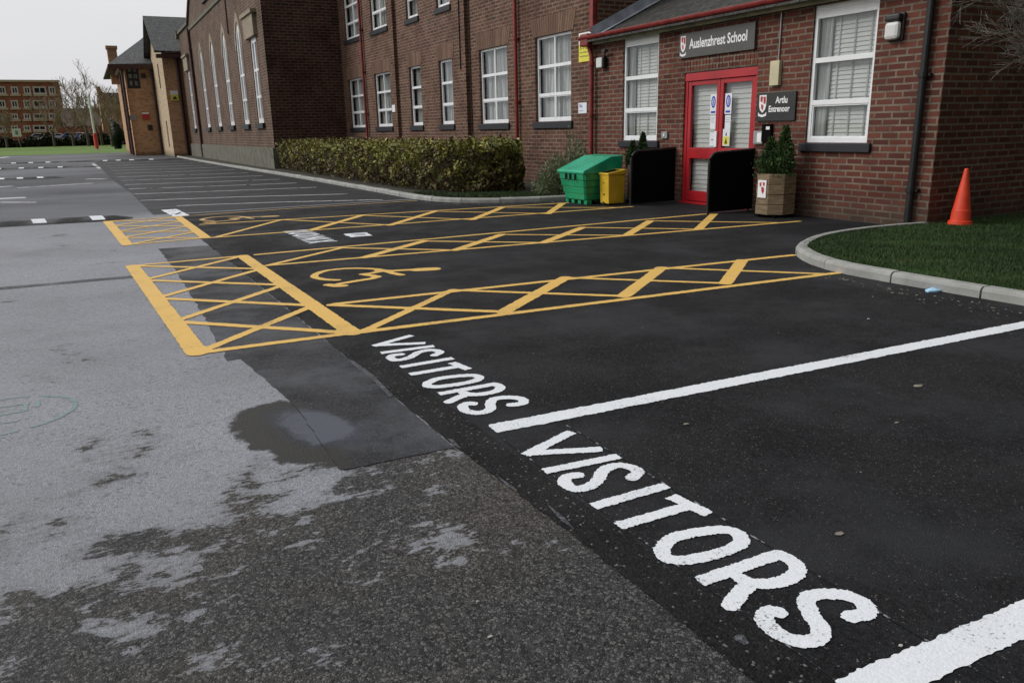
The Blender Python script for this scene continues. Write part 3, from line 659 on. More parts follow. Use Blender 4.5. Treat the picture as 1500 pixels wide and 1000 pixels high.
# ---------------------------------------------------------- kerbs, verge, island
def kerb_run(name, path, hgt=.10, wid=.125, stone=.86, inner=1):
    pts = [Vector((p[0], p[1], 0)) for p in path]; seg = [(pts[i + 1] - pts[i]).length for i in range(len(pts) - 1)]; tot = sum(seg)
    def at(s):
        for i, l in enumerate(seg):
            if s <= l or i == len(seg) - 1: return pts[i].lerp(pts[i + 1], min(s / l, 1.)), (pts[i + 1] - pts[i]).normalized()
            s -= l
    mb = MB(); s = 0.; r = random.Random(5)
    prof = [(0, -.05), (0, hgt - .035), (.012, hgt - .012), (.035, hgt), (wid, hgt), (wid, -.05)]
    while s < tot - .05:
        e = min(s + stone, tot); dz = r.uniform(-.006, .006); do = r.uniform(-.006, .006); sub = 3; i0 = len(mb.v)
        for k in range(sub + 1):
            P, d = at(s + .008 + (e - s - .016) * k / sub); n_ = Vector((-d.y, d.x, 0)) * inner
            for o_, z in prof: q = P + n_ * (o_ + do); mb.v.append((q.x, q.y, z + dz))
        m_ = len(prof)
        for k in range(sub):
            for j in range(m_ - 1): a = i0 + k * m_ + j; mb.f.append((a, a + 1, a + 1 + m_, a + m_) if inner < 0 else (a, a + m_, a + m_ + 1, a + 1))
        mb.f.append(tuple(range(i0, i0 + m_))); mb.f.append(tuple(range(i0 + sub * m_, i0 + (sub + 1) * m_))[::-1]); s = e
    return tag(mb.build(name, 'kerb'), kind='structure')
def smooth_path(p, n=5):
    o = []
    for i in range(len(p) - 1):
        p0 = p[max(i - 1, 0)]; a = p[i]; b = p[i + 1]; p3 = p[min(i + 2, len(p) - 1)]
        for k in range(n):
            t = k / n; o.append(tuple(.5 * (2 * a[j] + (b[j] - p0[j]) * t + (2 * p0[j] - 5 * a[j] + 4 * b[j] - p3[j]) * t * t + (-p0[j] + 3 * a[j] - 3 * b[j] + p3[j]) * t ** 3) for j in (0, 1)))
    o.append(p[-1]); return o
KP = smooth_path([(5.75, 62.5), (5.80, 52), (5.98, 41), (6.28, 29.4), (6.38, 22.7), (6.40, 19.1), (6.40, 17.0), (6.62, 15.7), (7.2, 14.95), (7.95, 14.48), (8.75, 14.28), (9.1, 14.3)])
kerb_run('kerb', KP, inner=1)
IP = smooth_path([(10.3, 7.12), (9.6, 7.22), (8.75, 7.20), (8.0, 7.02), (7.3, 6.62), (6.86, 6.08), (6.64, 5.5), (6.60, 4.8), (6.62, 3.8), (6.66, 2.0), (6.68, -3)])
kerb_run('kerb', IP, inner=1)
sheet('verge_soil', [(p[0] + .10, p[1] + (.0 if p[1] > 17 else .1)) for p in KP[:-1]] + [(9.3, 14.4), (10.3, 14.4), (10.3, 34.15), (6.95, 34.15), (6.95, 63)], .075, 'soil')
isl_poly = [(p[0] + .09, p[1] - (.1 if p[1] > 6.9 else .03)) for p in IP] + [(20, -3), (20, 6.98), (10.33, 6.98)]
sheet('grass_island', isl_poly, .075, 'turf')
def blades(name, pts_fn, n, h0, h1, mat, z=.073, wd=.004, seed=1, lean=.5):
    r = np.random.RandomState(seed); P = pts_fn(n, r); n = len(P)
    a = r.rand(n) * 6.283; hh = h0 + (h1 - h0) * r.rand(n); dx, dy = np.cos(a) * wd, np.sin(a) * wd
    lx, ly = (r.rand(n) - .5) * lean * hh * 2, (r.rand(n) - .5) * lean * hh * 2
    V = np.zeros((n, 3, 3)); V[:, 0] = np.c_[P[:, 0] - dx, P[:, 1] - dy, np.full(n, z)]; V[:, 1] = np.c_[P[:, 0] + dx, P[:, 1] + dy, np.full(n, z)]
    V[:, 2] = np.c_[P[:, 0] + lx, P[:, 1] + ly, z + hh]
    me = bpy.data.meshes.new(name); me.from_pydata(V.reshape(-1, 3).tolist(), [], np.arange(n * 3).reshape(-1, 3).tolist()); me.materials.append(M[mat])
    o = bpy.data.objects.new(name, me); COL.objects.link(o); return tag(o, kind='stuff')
def in_poly(P, poly):
    c = np.zeros(len(P), bool)
    for (ax, ay), (bx, by) in zip(poly, poly[1:] + poly[:1]):
        c ^= ((ay > P[:, 1]) != (by > P[:, 1])) & (P[:, 0] < (bx - ax) * (P[:, 1] - ay) / (by - ay + 1e-12) + ax)
    return c
def isl_pts(n, r):
    P = np.c_[6.7 + r.rand(n) * 6.0, 3.0 + r.rand(n) * 4.1]; P = P[in_poly(P, isl_poly)]; q = np.sin(P[:, 0] * 2.3 + 1) * np.sin(P[:, 1] * 2.9) + .6 * np.sin(P[:, 0] * 7.1 + P[:, 1] * 5.3); return P[r.rand(len(P)) < np.clip(.72 + .4 * q, .25, 1)]
tag(blades('grass', isl_pts, 120000, .018, .05, 'grass_blade', wd=.0035), 'short damp green grass on the kerbed island by the corner', 'grass')
verge_poly = [(6.55, 17.5), (6.7, 16.1), (7.25, 15.25), (7.95, 14.75), (9.0, 14.45), (9.2, 15.0), (8.6, 16.2), (7.4, 16.6), (7.0, 17.8)]
def verge_pts(n, r):
    P = np.c_[6.4 + r.rand(n) * 3.0, 14.3 + r.rand(n) * 3.6]; return P[in_poly(P, verge_poly)]
tag(blades('grass', verge_pts, 16000, .03, .08, 'grass_blade', wd=.006, seed=4), 'thin grass between the curved kerb and the hedge', 'grass')

# ============================================================ BUILDINGS
from mathutils.geometry import tessellate_polygon
def P3(axis, c, a, z): return (c, a, z) if axis == 'x' else (a, c, z)
def wall(mb, axis, c, outline, holes, depth=.11):
    """a wall face in plane axis=c with real openings and reveals going inwards (+axis)"""
    loops = [outline] + holes
    tris = tessellate_polygon([[Vector((a, z, 0)) for a, z in l] for l in loops]); flat = [p for l in loops for p in l]
    i = len(mb.v); mb.v += [P3(axis, c, a, z) for a, z in flat]
    for t in tris:
        a, b, d = (Vector((*flat[k], 0)) for k in t); up = (b - a).cross(d - a).z > 0
        t = list(t)
        if (axis == 'x') == up: t = t[::-1]
        mb.f.append(tuple(i + k for k in t))
    for hl in holes:
        n = len(hl)
        for k in range(n):
            (a0, z0), (a1, z1) = hl[k], hl[(k + 1) % n]
            mb.quad(P3(axis, c, a0, z0), P3(axis, c, a1, z1), P3(axis, c + depth, a1, z1), P3(axis, c + depth, a0, z0))
def rect(a0, a1, z0, z1): return [(a0, z0), (a1, z0), (a1, z1), (a0, z1)]
def abox(mb, axis, c0, c1, a0, a1, z0, z1):
    if axis == 'x': mb.box(c0, c1, a0, a1, z0, z1)
    else: mb.box(a0, a1, c0, c1, z0, z1)
def window(parent, axis, c, a0, a1, z0, z1, cols, rows, recess=.05, fw=.06, inner='curtain', sill=.0, lintel=None, frame='upvc', head=0., seed=0, label=None, lintel_mat='lintel', mull=.055):
    """rows = fractions of the height, bottom first"""
    mb = MB(); d0, d1 = c + recess, c + recess + .06
    abox(mb, axis, d0, d1, a0, a0 + fw, z0, z1); abox(mb, axis, d0, d1, a1 - fw, a1, z0, z1)
    abox(mb, axis, d0, d1, a0 + fw, a1 - fw, z0, z0 + fw * 1.3); abox(mb, axis, d0, d1, a0 + fw, a1 - fw, z1 - fw - head, z1)
    if head: abox(mb, axis, d0 - .008, d0 + .02, a0 + fw * 1.5, a1 - fw * 1.5, z1 - head * .62, z1 - head * .55)
    iz0, iz1, ia0, ia1 = z0 + fw * 1.3, z1 - fw - head, a0 + fw, a1 - fw
    zs = [iz0 + (iz1 - iz0) * r for r in rows]; As = [ia0 + (ia1 - ia0) * k / cols for k in range(1, cols)]
    for z in zs: abox(mb, axis, d0, d1, ia0, ia1, z - mull * .7, z + mull * .7)
    lv = [iz0] + zs + [iz1]
    for a in As:
        for k in range(len(lv) - 1):
            abox(mb, axis, d0 + .003, d1, a - mull / 2, a + mull / 2, lv[k] + (mull * .7 if k else 0), lv[k + 1] - (mull * .7 if k < len(lv) - 2 else 0))
    # opening casement bead round the lowest lights
    for k in range(cols):
        b0 = ([ia0] + As)[k] + (0 if k == 0 else mull / 2); b1 = (As + [ia1])[k] - (0 if k == cols - 1 else mull / 2); q = .022
        for (u0, u1, w0, w1) in ((b0, b0 + q, lv[0], lv[1] - mull * .7), (b1 - q, b1, lv[0], lv[1] - mull * .7), (b0 + q, b1 - q, lv[0], lv[0] + q), (b0 + q, b1 - q, lv[1] - mull * .7 - q, lv[1] - mull * .7)):
            abox(mb, axis, d0 + .012, d1 - .004, u0, u1, w0, w1)
    wo = mb.build('window', frame, parent, bevel=.006)
    if label: wo['label'] = label
    g = MB(); dg = d0 + .035; g.quad(P3(axis, dg, ia0, iz0), P3(axis, dg, ia1, iz0), P3(axis, dg, ia1, iz1), P3(axis, dg, ia0, iz1)); g.build('pane', 'glass', wo)
    r = random.Random(seed + 17)
    if inner == 'curtain':
        m2 = MB(); n = 44; dc = d1 + .10; cols_ = []
        for k in range(n + 1):
            a = ia0 - .02 + (ia1 - ia0 + .04) * k / n; o_ = .025 * math.sin(k * 1.35 + r.uniform(0, 1.3)) + r.uniform(-.006, .006); cols_.append((a, dc + o_))
        for k in range(n): (a, d), (a2, d2) = cols_[k], cols_[k + 1]; m2.quad(P3(axis, d, a, iz0 - .02), P3(axis, d2, a2, iz0 - .02), P3(axis, d2, a2, iz1 + .02), P3(axis, d, a, iz1 + .02))
        m2.build('curtain', 'curtain', wo)
    elif inner == 'blind':
        m2 = MB(); z = iz0 + .01
        while z < iz1:
            dc = d1 + .07; m2.quad(P3(axis, dc - .004, ia0, z), P3(axis, dc - .004, ia1, z), P3(axis, dc + .014, ia1, z + .070), P3(axis, dc + .014, ia0, z + .070)); z += .066
        m2.build('blind', 'blind', wo)
        m3 = MB(); nt_ = 3
        for k in range(nt_ + 1):
            a = ia0 + (ia1 - ia0) * (k + .5) / (nt_ + .7); m3.quad(P3(axis, d1 + .055, a, iz0), P3(axis, d1 + .055, a + .022, iz0), P3(axis, d1 + .055, a + .022, iz1), P3(axis, d1 + .055, a, iz1))
        # folded curtain just inside the far jamb
        for k in range(9):
            a = ia1 - .02 - k * .022; o1, o2 = .02 * (k % 2), .02 * ((k + 1) % 2)
            m3.quad(P3(axis, d1 + .02 + o1, a, iz0), P3(axis, d1 + .02 + o2, a - .022, iz0), P3(axis, d1 + .02 + o2, a - .022, iz1), P3(axis, d1 + .02 + o1, a, iz1))
        m3.build('blind_tape', 'curtain', wo)
    else:
        m2 = MB(); m2.quad(P3(axis, d1 + .05, ia0 - .05, iz0 - .05), P3(axis, d1 + .05, ia1 + .05, iz0 - .05), P3(axis, d1 + .05, ia1 + .05, iz1 + .05), P3(axis, d1 + .05, ia0 - .05, iz1 + .05)); m2.build('backing', 'curtain' if inner == 'pale' else 'dark', wo)
    if sill:
        m2 = MB(); abox(m2, axis, c - .055, c + recess, a0 - .09, a1 + .09, z0 - sill, z0 - .004); m2.build('sill', 'sill', wo, bevel=.012)
    if lintel:
        lh, sp = lintel; m2 = MB(); n = max(4, int((a1 - a0 + .2) / .098)); zt = z1 + .003; ca = (a0 + a1) / 2; wd = (a1 - a0 + .2) / n
        for k in range(n):
            t0 = (a0 - .1 + k * wd); t1 = t0 + wd - .012; e0 = ca + (t0 - ca) * (1 + sp); e1 = ca + (t1 - ca) * (1 + sp)
            pr = .006 + r.uniform(0, .004)
            m2.extrude([P3(axis, c - pr, t0, zt), P3(axis, c - pr, t1, zt), P3(axis, c - pr, e1, zt + lh), P3(axis, c - pr, e0, zt + lh)], (pr + .02, 0, 0) if axis == 'x' else (0, pr + .02, 0))
        m2.build('lintel', lintel_mat, wo)
    return wo
def pw(c, uL, uR, vt, vb):           # window corners surveyed on the wall plane x=c  -> y range, z range
    yL, zb = PX(uL, vb, c); yR, zb2 = PX(uR, vb, c); um = (uL + uR) / 2; zt = PX(um - (vb - vt) * -.0, vt, c)[1]
    return min(yL, yR), max(yL, yR), (zb + zb2) / 2, zt
def pipe(parent, x, y, z0, z1, mat, r=.045, name='downpipe'):
    mb = MB(); mb.tube([(x, y, z0), (x, y, z1)], r, 12)
    z = z0 + .5
    while z < z1 - .1: mb.tube([(x, y, z), (x, y, z + .06)], r * 1.35, 12); mb.box(x, x + .09, y - r * 1.9, y + r * 1.9, z + .012, z + .045); z += 1.55
    return mb.build(name, mat, parent, smooth=False)

# ---------------------------------------------------------- single storey entrance building
W = 10.32; YC = 7.05; YS = 15.32; EV = 3.42; DP = 8.0
ent = thing('entrance_building', 'single storey red brick entrance building with a tiled roof and red gutter', 'building', (W, YC, 0))
D0, D1, DZ = 10.46, 12.36, 2.44
wn7 = (13.17, 14.36, 1.19, 3.27); wn8 = (8.16, 9.33, 1.17, 3.22)
mb = MB()
wall(mb, 'x', W, rect(YC, YS, -.05, EV), [rect(D0, D1, .02, DZ), rect(*wn7), rect(*wn8)], .12)
ridge_x = W + DP / 2; rz = EV + (DP / 2) * .47
mb.quad((W, YC, -.05), (W + DP, YC, -.05), (W + DP, YC, EV), (ridge_x, YC, rz), (W, YC, EV))
mb.quad((W + DP, YC, -.05), (W + DP, YS, -.05), (W + DP, YS, EV), (W + DP, YC, EV))
mb.build('wall', 'brick_front', ent)
mb = MB()      # dark room box behind the openings keeps the inside closed
mb.box(W + .45, W + DP - .1, YC + .1, YS - .1, .0, EV - .05); mb.build('room', 'dark', ent)
# tiled roof in stepped courses
mb = MB(); n = 15; ox = .30; s0 = EV + .03
for k in range(n):
    xa = W - ox + (DP / 2 + ox) * k / n; xb = W - ox + (DP / 2 + ox) * (k + 1) / n + .03; za = s0 + (xa - W) * .47; zb = s0 + (xb - W) * .47
    mb.quad((xa, YC - .18, za), (xb, YC - .18, zb - .012), (xb, YS - .004, zb - .012), (xa, YS - .004, za)); mb.quad((xa, YC - .18, za), (xa, YS - .004, za), (xa, YS - .004, za - .035), (xa, YC - .18, za - .035))
mb.quad((ridge_x, YC - .18, rz + .03), (W + DP + .3, YC - .18, EV - .11), (W + DP + .3, YS - .004, EV - .11), (ridge_x, YS - .004, rz + .03))
rf = mb.build('roof', 'tile', ent)
mb = MB(); mb.tube([(ridge_x, YC - .2, rz + .05), (ridge_x, YS, rz + .05)], .10, 10); mb.build('ridge_tile', 'tile', rf)
# lead flashing climbing the end wall of the main block
mb = MB(); za = lambda x: EV + .04 + (x - W) * .47
mb.quad((W - .2, YS - .02, za(W - .2) + .0), (ridge_x, YS - .02, za(ridge_x)), (ridge_x, YS - .02, za(ridge_x) + .22), (W - .2, YS - .02, za(W - .2) + .22))
mb.quad((W - .2, YS - .02, za(W - .2) + .012), (W - .2, YS - .22, za(W - .2) + .012), (ridge_x, YS - .22, za(ridge_x) + .012), (ridge_x, YS - .02, za(ridge_x) + .012)); mb.build('flashing', 'lead', rf)
mb = MB(); gx = W - .26; gz = EV - .02
N = 8; pr = [(gx - .07 * math.cos(math.pi * k / N), gz - .075 * math.sin(math.pi * k / N)) for k in range(N + 1)]
pr = pr + [(p[0] * .97 + gx * .03, p[1] + .008) for p in pr[::-1]]
mb.extrude([(a, YC - .15, b) for a, b in pr], (0, YS + .32 - YC + .15, 0)); mb.build('gutter', 'red_pipe', ent)
mb = MB(); mb.box(W - .16, W - .13, YC - .12, YS - .01, EV - .20, EV + .015); mb.box(W - .13, W - .002, YC - .12, YS - .01, EV - .17, EV - .15); mb.build('fascia', 'fascia', ent)
window(ent, 'x', W, *wn7, 1, (.30, .655), recess=.035, inner='blind', sill=.14, head=.13, seed=2, label='tall white window left of the red door')
window(ent, 'x', W, *wn8, 1, (.30, .655), recess=.035, inner='blind', sill=.14, head=.13, seed=3, label='tall white window between the planter and the black downpipe')
mb = MB()      # soldier course of upright bricks above the door
for k in range(26):
    y0 = D0 - .16 + k * .0862; r_ = random.uniform(0, .004); mb.box(W - .006 - r_, W + .02, y0, y0 + .072, DZ + .012, DZ + .245)
mb.build('soldier_course', 'brick_front', ent, bevel=.004)
mb = MB()
for k in range(48):
    y0 = 10.35 + k * .0862
    if y0 < 13.1: mb.box(W - .005, W + .02, y0, y0 + .072, EV - .36, EV - .18)
mb.build('soldier_course', 'brick_front', ent, bevel=.004)
pipe(ent, W - .075, 7.30, .0, EV - .1, 'black_pipe', .05)
# threshold strip and ramp
mb = MB(); mb.box(W - .05, W + .12, D0 + .03, D1 - .03, .006, .045); mb.build('threshold', 'red_gloss', ent)

door = thing('entrance_door', 'red framed double entrance door with glass panels and notices', 'door', (W + .06, (D0 + D1) / 2, .03))
mb = MB(); c0, c1 = W + .03, W + .11; zb = .045
def rb(m, a0, a1, z0, z1, p=0.): m.box(c0 - p, c1, a0, a1, z0, z1)
rb(mb, D0, D0 + .075, zb, DZ); rb(mb, D1 - .075, D1, zb, DZ); rb(mb, D0 + .075, D1 - .075, DZ - .16, DZ - .002)
mb.box(c0 - .02, c0, D0 + .01, D1 - .01, DZ - .155, DZ - .02)
mb.build('door_frame', 'red_gloss', door, bevel=.006)
mid = (D0 + D1) / 2 + .0; ftop = DZ - .165
for (a0, a1, nm) in ((D0 + .08, mid - .004, 'right'), (mid + .004, D1 - .08, 'left')):
    lf = MB(); st = .085; inner_st = .075
    s0_, s1_ = (st, inner_st)
    lf.box(c0 + .012, c1 - .008, a0, a0 + st, zb + .01, ftop); lf.box(c0 + .012, c1 - .008, a1 - st, a1, zb + .01, ftop)
    for z0, z1 in ((zb + .01, zb + .20), (.86, 1.06), (ftop - .075, ftop)): lf.box(c0 + .012, c1 - .008, a0 + st, a1 - st, z0, z1)
    lo_ = lf.build('door_leaf', 'red_gloss', door, bevel=.005)
    g = MB()
    for z0, z1 in ((zb + .2, .86), (1.06, ftop - .075)): g.quad((c0 + .045, a0 + st, z0), (c0 + .045, a1 - st, z0), (c0 + .045, a1 - st, z1), (c0 + .045, a0 + st, z1))
    g.build('pane', 'glass', lo_)
    bl = MB(); z = zb + .16
    while z < ftop - .06: bl.quad((c1 + .05, a0 + st * .5, z), (c1 + .05, a1 - st * .5, z), (c1 + .068, a1 - st * .5, z + .090), (c1 + .068, a0 + st * .5, z + .090)); z += .086
    bl.build('blind', 'blind', lo_)
    if nm == 'left':
        hd = MB(); hd.box(c0 - .012, c0 + .012, a0 + .012, a0 + .075, .90, .96); hd.build('lock', 'metal', lo_, bevel=.004)
        hd = MB(); hd.box(c0 - .02, c0 + .012, a0 + .01, a0 + .08, 1.08, 1.36); hd.build('push_plate', 'white', lo_, bevel=.004)
# notices on the glass
def notice(label, a0, a1, z0, z1, mats, nm='notice'):
    m_ = MB(); xx = c0 + .034
    m_.box(xx - .003, xx, a0, a1, z0, z1); o = m_.build(nm, 'paper'); tag(o, label, 'notice', 'notices on the red door'); k = .0015
    for mt, polys in mats:
        q = MB()
        for pl in polys: q.quad(*[(xx - .003 - k, a0 + (a1 - a0) * (1 - u), z0 + (z1 - z0) * v) for u, v in pl])
        q.build('print', mt, o); k += .0012
def ell(cx, cy, rx, ry, n=18): return [(cx + rx * math.cos(2 * math.pi * i / n), cy + ry * math.sin(2 * math.pi * i / n)) for i in range(n)]
for a0, side in ((mid + .10, 'left'), (mid - .29, 'right')):
    notice('white arched notice with a blue oval mark on the %s door leaf' % side, a0, a0 + .17, 1.66, 2.02, [('blue_ink', [ell(.5, .62, .34, .30), rect(.15, .85, .07, .17)]), ('paper', [ell(.5, .62, .17, .2)]), ('blue_ink', [rect(.44, .56, .46, .78)])])
    notice('small white printed sheet below the blue oval notice, %s leaf' % side, a0 + .005, a0 + .15, 1.40, 1.64, [('metal', [rect(.15, .85, .8, .84), rect(.15, .8, .65, .69), rect(.15, .85, .5, .54)])])
notice('plain white sheet low on the left door leaf', mid + .10, mid + .25, 1.10, 1.34, [('metal', [rect(.3, .7, .4, .5)])])
notice('white and yellow warning notice with a dark triangle on the right leaf', mid - .28, mid - .10, 1.10, 1.40, [('yellow_sign', [rect(.08, .92, .06, .55)]), ('black', [[(.3, .12), (.7, .12), (.5, .5)], [(.4, .6), (.6, .6), (.5, .85)]])])

# signs ----------------------------------------------------
def text_mesh(txt, size, bold=.0, sx=1.):
    cu = bpy.data.curves.new('lettering', 'FONT'); cu.body = txt; cu.size = size; cu.offset = bold; cu.resolution_u = 3
    o = bpy.data.objects.new('tmp', cu); COL.objects.link(o); bpy.context.view_layer.update()
    me = bpy.data.meshes.new_from_object(o); pts = [(v.co.x * sx, v.co.y) for v in me.vertices]; fs = [tuple(p.vertices) for p in me.polygons]
    bpy.data.objects.remove(o); bpy.data.curves.remove(cu); bpy.data.meshes.remove(me); return pts, fs
def text_on(parent, txt, size, mat, x, ytop, z, bold=0., sx=1., width=None, name='lettering', axis='x'):
    pts, fs = text_mesh(txt, size, bold, sx); wd = max(p[0] for p in pts) - min(p[0] for p in pts); k = width / wd if width else 1.
    mb = MB(); x0 = min(p[0] for p in pts)
    mb.v = [((x, ytop - (a - x0) * k, z + b) if axis == 'x' else (ytop + (a - x0) * k, x, z + b)) for a, b in pts]; mb.f = [f if axis == 'x' else f for f in fs]
    return mb.build(name, mat, parent)
def crest(parent, x, yl, z0, wdt, hgt):
    f = lambda pl, e: [(x - e, yl - u * wdt, z0 + v * hgt) for u, v in pl]
    a = MB(); a.quad(*f([(.08, .98), (.08, .5), (.2, .3), (.5, .16), (.8, .3), (.92, .5), (.92, .98)], .002)); a.build('crest', 'white', parent)
    b = MB(); b.quad(*f([(.2, .92), (.2, .72), (.45, .62), (.5, .92)], .0035)); b.quad(*f([(.55, .9), (.85, .9), (.85, .6), (.62, .55)], .0035)); b.quad(*f([(.32, .58), (.62, .5), (.56, .28), (.36, .36)], .0035)); b.build('crest_mark', 'sign_red', parent)
    c = MB(); c.quad(*f([(0, .2), (.02, .02), (.5, -.04), (.98, .02), (1, .2), (.8, .1), (.5, .07), (.2, .1)], .002)); c.build('ribbon', 'white', parent)
sy1, sz1 = PX(999, 50, W); sy0, sz0 = PX(1108, 73, W); SZB = (PX(999, 86, W)[1] + sz0) / 2; SZT = (sz1 + PX(1109, 33, W)[1]) / 2
sg = MB(); sg.box(W - .055, W - .004, sy0, sy1, SZB, SZT); sgn = sg.build('name_sign', 'grey_sign', bevel=.004); tag(sgn, 'long charcoal sign with a crest and white school name above the red door', 'sign')
hS = SZT - SZB; crest(sgn, W - .056, sy1 - .03, SZB + .10 * hS, .17, .82 * hS)
text_on(sgn, 'Auslenzhrest School', .24, 'white', W - .060, sy1 - .29, SZB + .36 * hS, bold=.006, width=(sy1 - sy0) - .46)
ay1, az1 = PX(1112, 137, W); ay0, az0 = PX(1166, 171, W)
sg = MB(); sg.box(W - .035, W - .003, ay0, ay1, az0 - .06, az1); s2_ = sg.build('entrance_sign', 'black', bevel=.004); tag(s2_, 'small black sign with a crest and two lines of white lettering right of the door', 'sign')
h2 = az1 - az0; crest(s2_, W - .036, ay1 - .04, az0 + .02, .19, h2 * .88)
text_on(s2_, 'Artlu', .15, 'white', W - .040, ay1 - .42, az0 + .56 * h2, bold=.004, width=.26); text_on(s2_, 'Entrenoor', .14, 'white', W - .040, ay1 - .28, az0 + .22 * h2, bold=.004, width=.46)
def wall_box(name, mat, uL, uR, vt, vb, th, label, cat, group=None, c=W, bevel=.006):
    yL, zt = PX(uL, vt, c); yR, zb_ = PX(uR, vb, c); m_ = MB(); m_.box(c - th, c - .003, min(yL, yR), max(yL, yR), zb_, zt); o = m_.build(name, mat, bevel=bevel); tag(o, label, cat, group); return o, (min(yL, yR), max(yL, yR), zb_, zt)
wall_box('sensor_box', 'cream_box', 1133, 1144, 90, 125, .07, 'tall cream box on the brickwork above the small black sign', 'wall box')
yq, zq = PX(1142, 90, W); mb = MB(); mb.tube([(W - .02, yq, zq), (W - .02, yq, EV - .2)], .012, 6); tag(mb.build('cable', 'metal'), 'thin cable running from the eaves down to the cream box', 'cable')
o, b_ = wall_box('entry_keypad', 'metal', 1107, 1119, 192, 211, .05, 'grey entry panel with a small white label beside the red door', 'keypad'); q = MB(); q.box(W - .054, W - .05, b_[0] + .02, b_[0] + .12, b_[2] + .03, b_[3] - .03); q.build('label_plate', 'white', o)
o, b_ = wall_box('intercom', 'black_panel', 1120, 1132, 182, 207, .06, 'dark intercom box just left of the planter bush', 'intercom'); q = MB(); q.box(W - .064, W - .06, b_[0] + .03, b_[0] + .11, b_[3] - .09, b_[3] - .04); q.build('lens', 'white', o)
o, b_ = wall_box('bell_push', 'metal', 971, 979, 193, 203, .04, 'small round bell push left of the door frame', 'bell push'); q = MB(); q.tube([(W - .05, (b_[0] + b_[1]) / 2, (b_[2] + b_[3]) / 2), (W - .04, (b_[0] + b_[1]) / 2, (b_[2] + b_[3]) / 2)], .025, 12); q.build('button', 'paper', o)
# bulkhead lamp by the right window
lu, lz = PX(1315, 40, W); lm = thing('bulkhead_lamp', 'black and white bulkhead lamp on the brick beside the black downpipe', 'wall lamp', (W, lu, lz))
mb = MB(); mb.box(W - .05, W - .003, lu - .13, lu + .13, lz - .19, lz + .19); mb.build('back_plate', 'black', lm, bevel=.04)
mb = MB(); mb.box(W - .15, W - .05, lu - .12, lu + .12, lz + .07, lz + .17); mb.build('hood', 'black', lm, bevel=.03)
mb = MB(); mb.box(W - .145, W - .05, lu - .115, lu + .115, lz - .17, lz + .068); mb.build('diffuser', 'lamp_glass', lm, bevel=.05)
# floodlight near the inner corner
lu, lz = PX(886, 92, W); lm = thing('floodlight', 'small white floodlight on a black bracket next to the red downpipe', 'floodlight', (W, lu, lz))
mb = MB(); mb.box(W - .16, W - .12, lu - .10, lu + .12, lz - .11, lz + .10); mb.build('lens', 'lamp_glass', lm, bevel=.02)
mb = MB(); mb.box(W - .12, W - .05, lu - .12, lu + .10, lz - .12, lz + .11); mb.build('housing', 'black', lm, bevel=.01)
mb = MB(); mb.tube([(W - .06, lu, lz + .08), (W - .06, lu - .1, lz + .17), (W - .16, lu - .22, lz + .22)], .018, 8); mb.box(W - .055, W - .003, lu - .05, lu + .05, lz - .03, lz + .14); mb.box(W - .2, W - .12, lu - .28, lu - .16, lz + .19, lz + .25); mb.build('bracket', 'black', lm)

# ---------------------------------------------------------- main two storey block
mn = thing('main_block', 'two storey red brick school block with white windows and red downpipes', 'building', (W, YS, 0))
PB, PA = W - .12, W - .24; YB0, YA0, YN = 22.05, 27.75, 34.2; MH = 8.6
segs = [('C', W, YS, YB0), ('B', PB, YB0, YA0), ('A', PA, YA0, YN)]
gw = [(PA, 515.5, 538, 115, 190.5, 2), (PA, 553, 575.5, 105, 189, 2), (PB, 603.5, 620, 95, 187.5, 1), (PB, 646.5, 665.5, 85.5, 185, 1), (W, 704.5, 745, 71, 183.6, 2), (W, 785, 836.5, 52, 181, 2)]
holes = {W: [], PB: [], PA: []}; specs = []
for k, (c, uL, uR, vt, vb, cols) in enumerate(gw):
    y0, y1, z0, z1 = pw(c, uL, uR, vt, vb); z0 = 1.66 if k < 4 else 1.64; 
    z1 = z0 + 1.92 if k < 4 else z0 + 2.02
    specs.append((c, y0, y1, z0, z1, cols, k)); holes[c].append(rect(y0, y1, z0, z1))
    u0 = 5.1 if k < 4 else 5.35; specs.append((c, y0, y1, u0, u0 + 1.95, cols, k + 10)); holes[c].append(rect(y0, y1, u0, u0 + 1.95))
mb = MB()
for nm, c, y0, y1 in segs: wall(mb, 'x', c, rect(y0, y1, -.05, MH), holes[c], .12)
mb.quad((PB, YB0, -.05), (W, YB0, -.05), (W, YB0, MH), (PB, YB0, MH)); mb.quad((PA, YA0, -.05), (PB, YA0, -.05), (PB, YA0, MH), (PA, YA0, MH))
mb.quad((W, YS, -.05), (W + 9, YS, -.05), (W + 9, YS, MH), (W, YS, MH)); mb.quad((W + 9, YS, -.05), (W + 9, YN, -.05), (W + 9, YN, MH), (W + 9, YS, MH))
mb.build('wall', 'brick_main', mn)
mb = MB(); mb.box(W + .5, W + 8.9, YS + .1, YN - .1, 0, MH - .1); mb.build('room', 'dark', mn)
mb = MB(); a_, b2 = W - .6, W + 9.4; ys_, yn_ = YS - .35, YN; rx = W + 4.5; rzz = MH + 3.2
mb.quad((a_, ys_, MH - .1), (rx, ys_ + 4.2, rzz), (rx, yn_, rzz), (a_, yn_, MH - .1)); mb.quad((b2, ys_, MH - .1), (b2, yn_, MH - .1), (rx, yn_, rzz), (rx, ys_ + 4.2, rzz)); mb.quad((a_, ys_, MH - .1), (b2, ys_, MH - .1), (rx, ys_ + 4.2, rzz))
mb.quad((a_, ys_, MH - .12), (a_, yn_, MH - .12), (b2, yn_, MH - .12), (b2, ys_, MH - .12)); mb.build('roof', 'slate', mn)
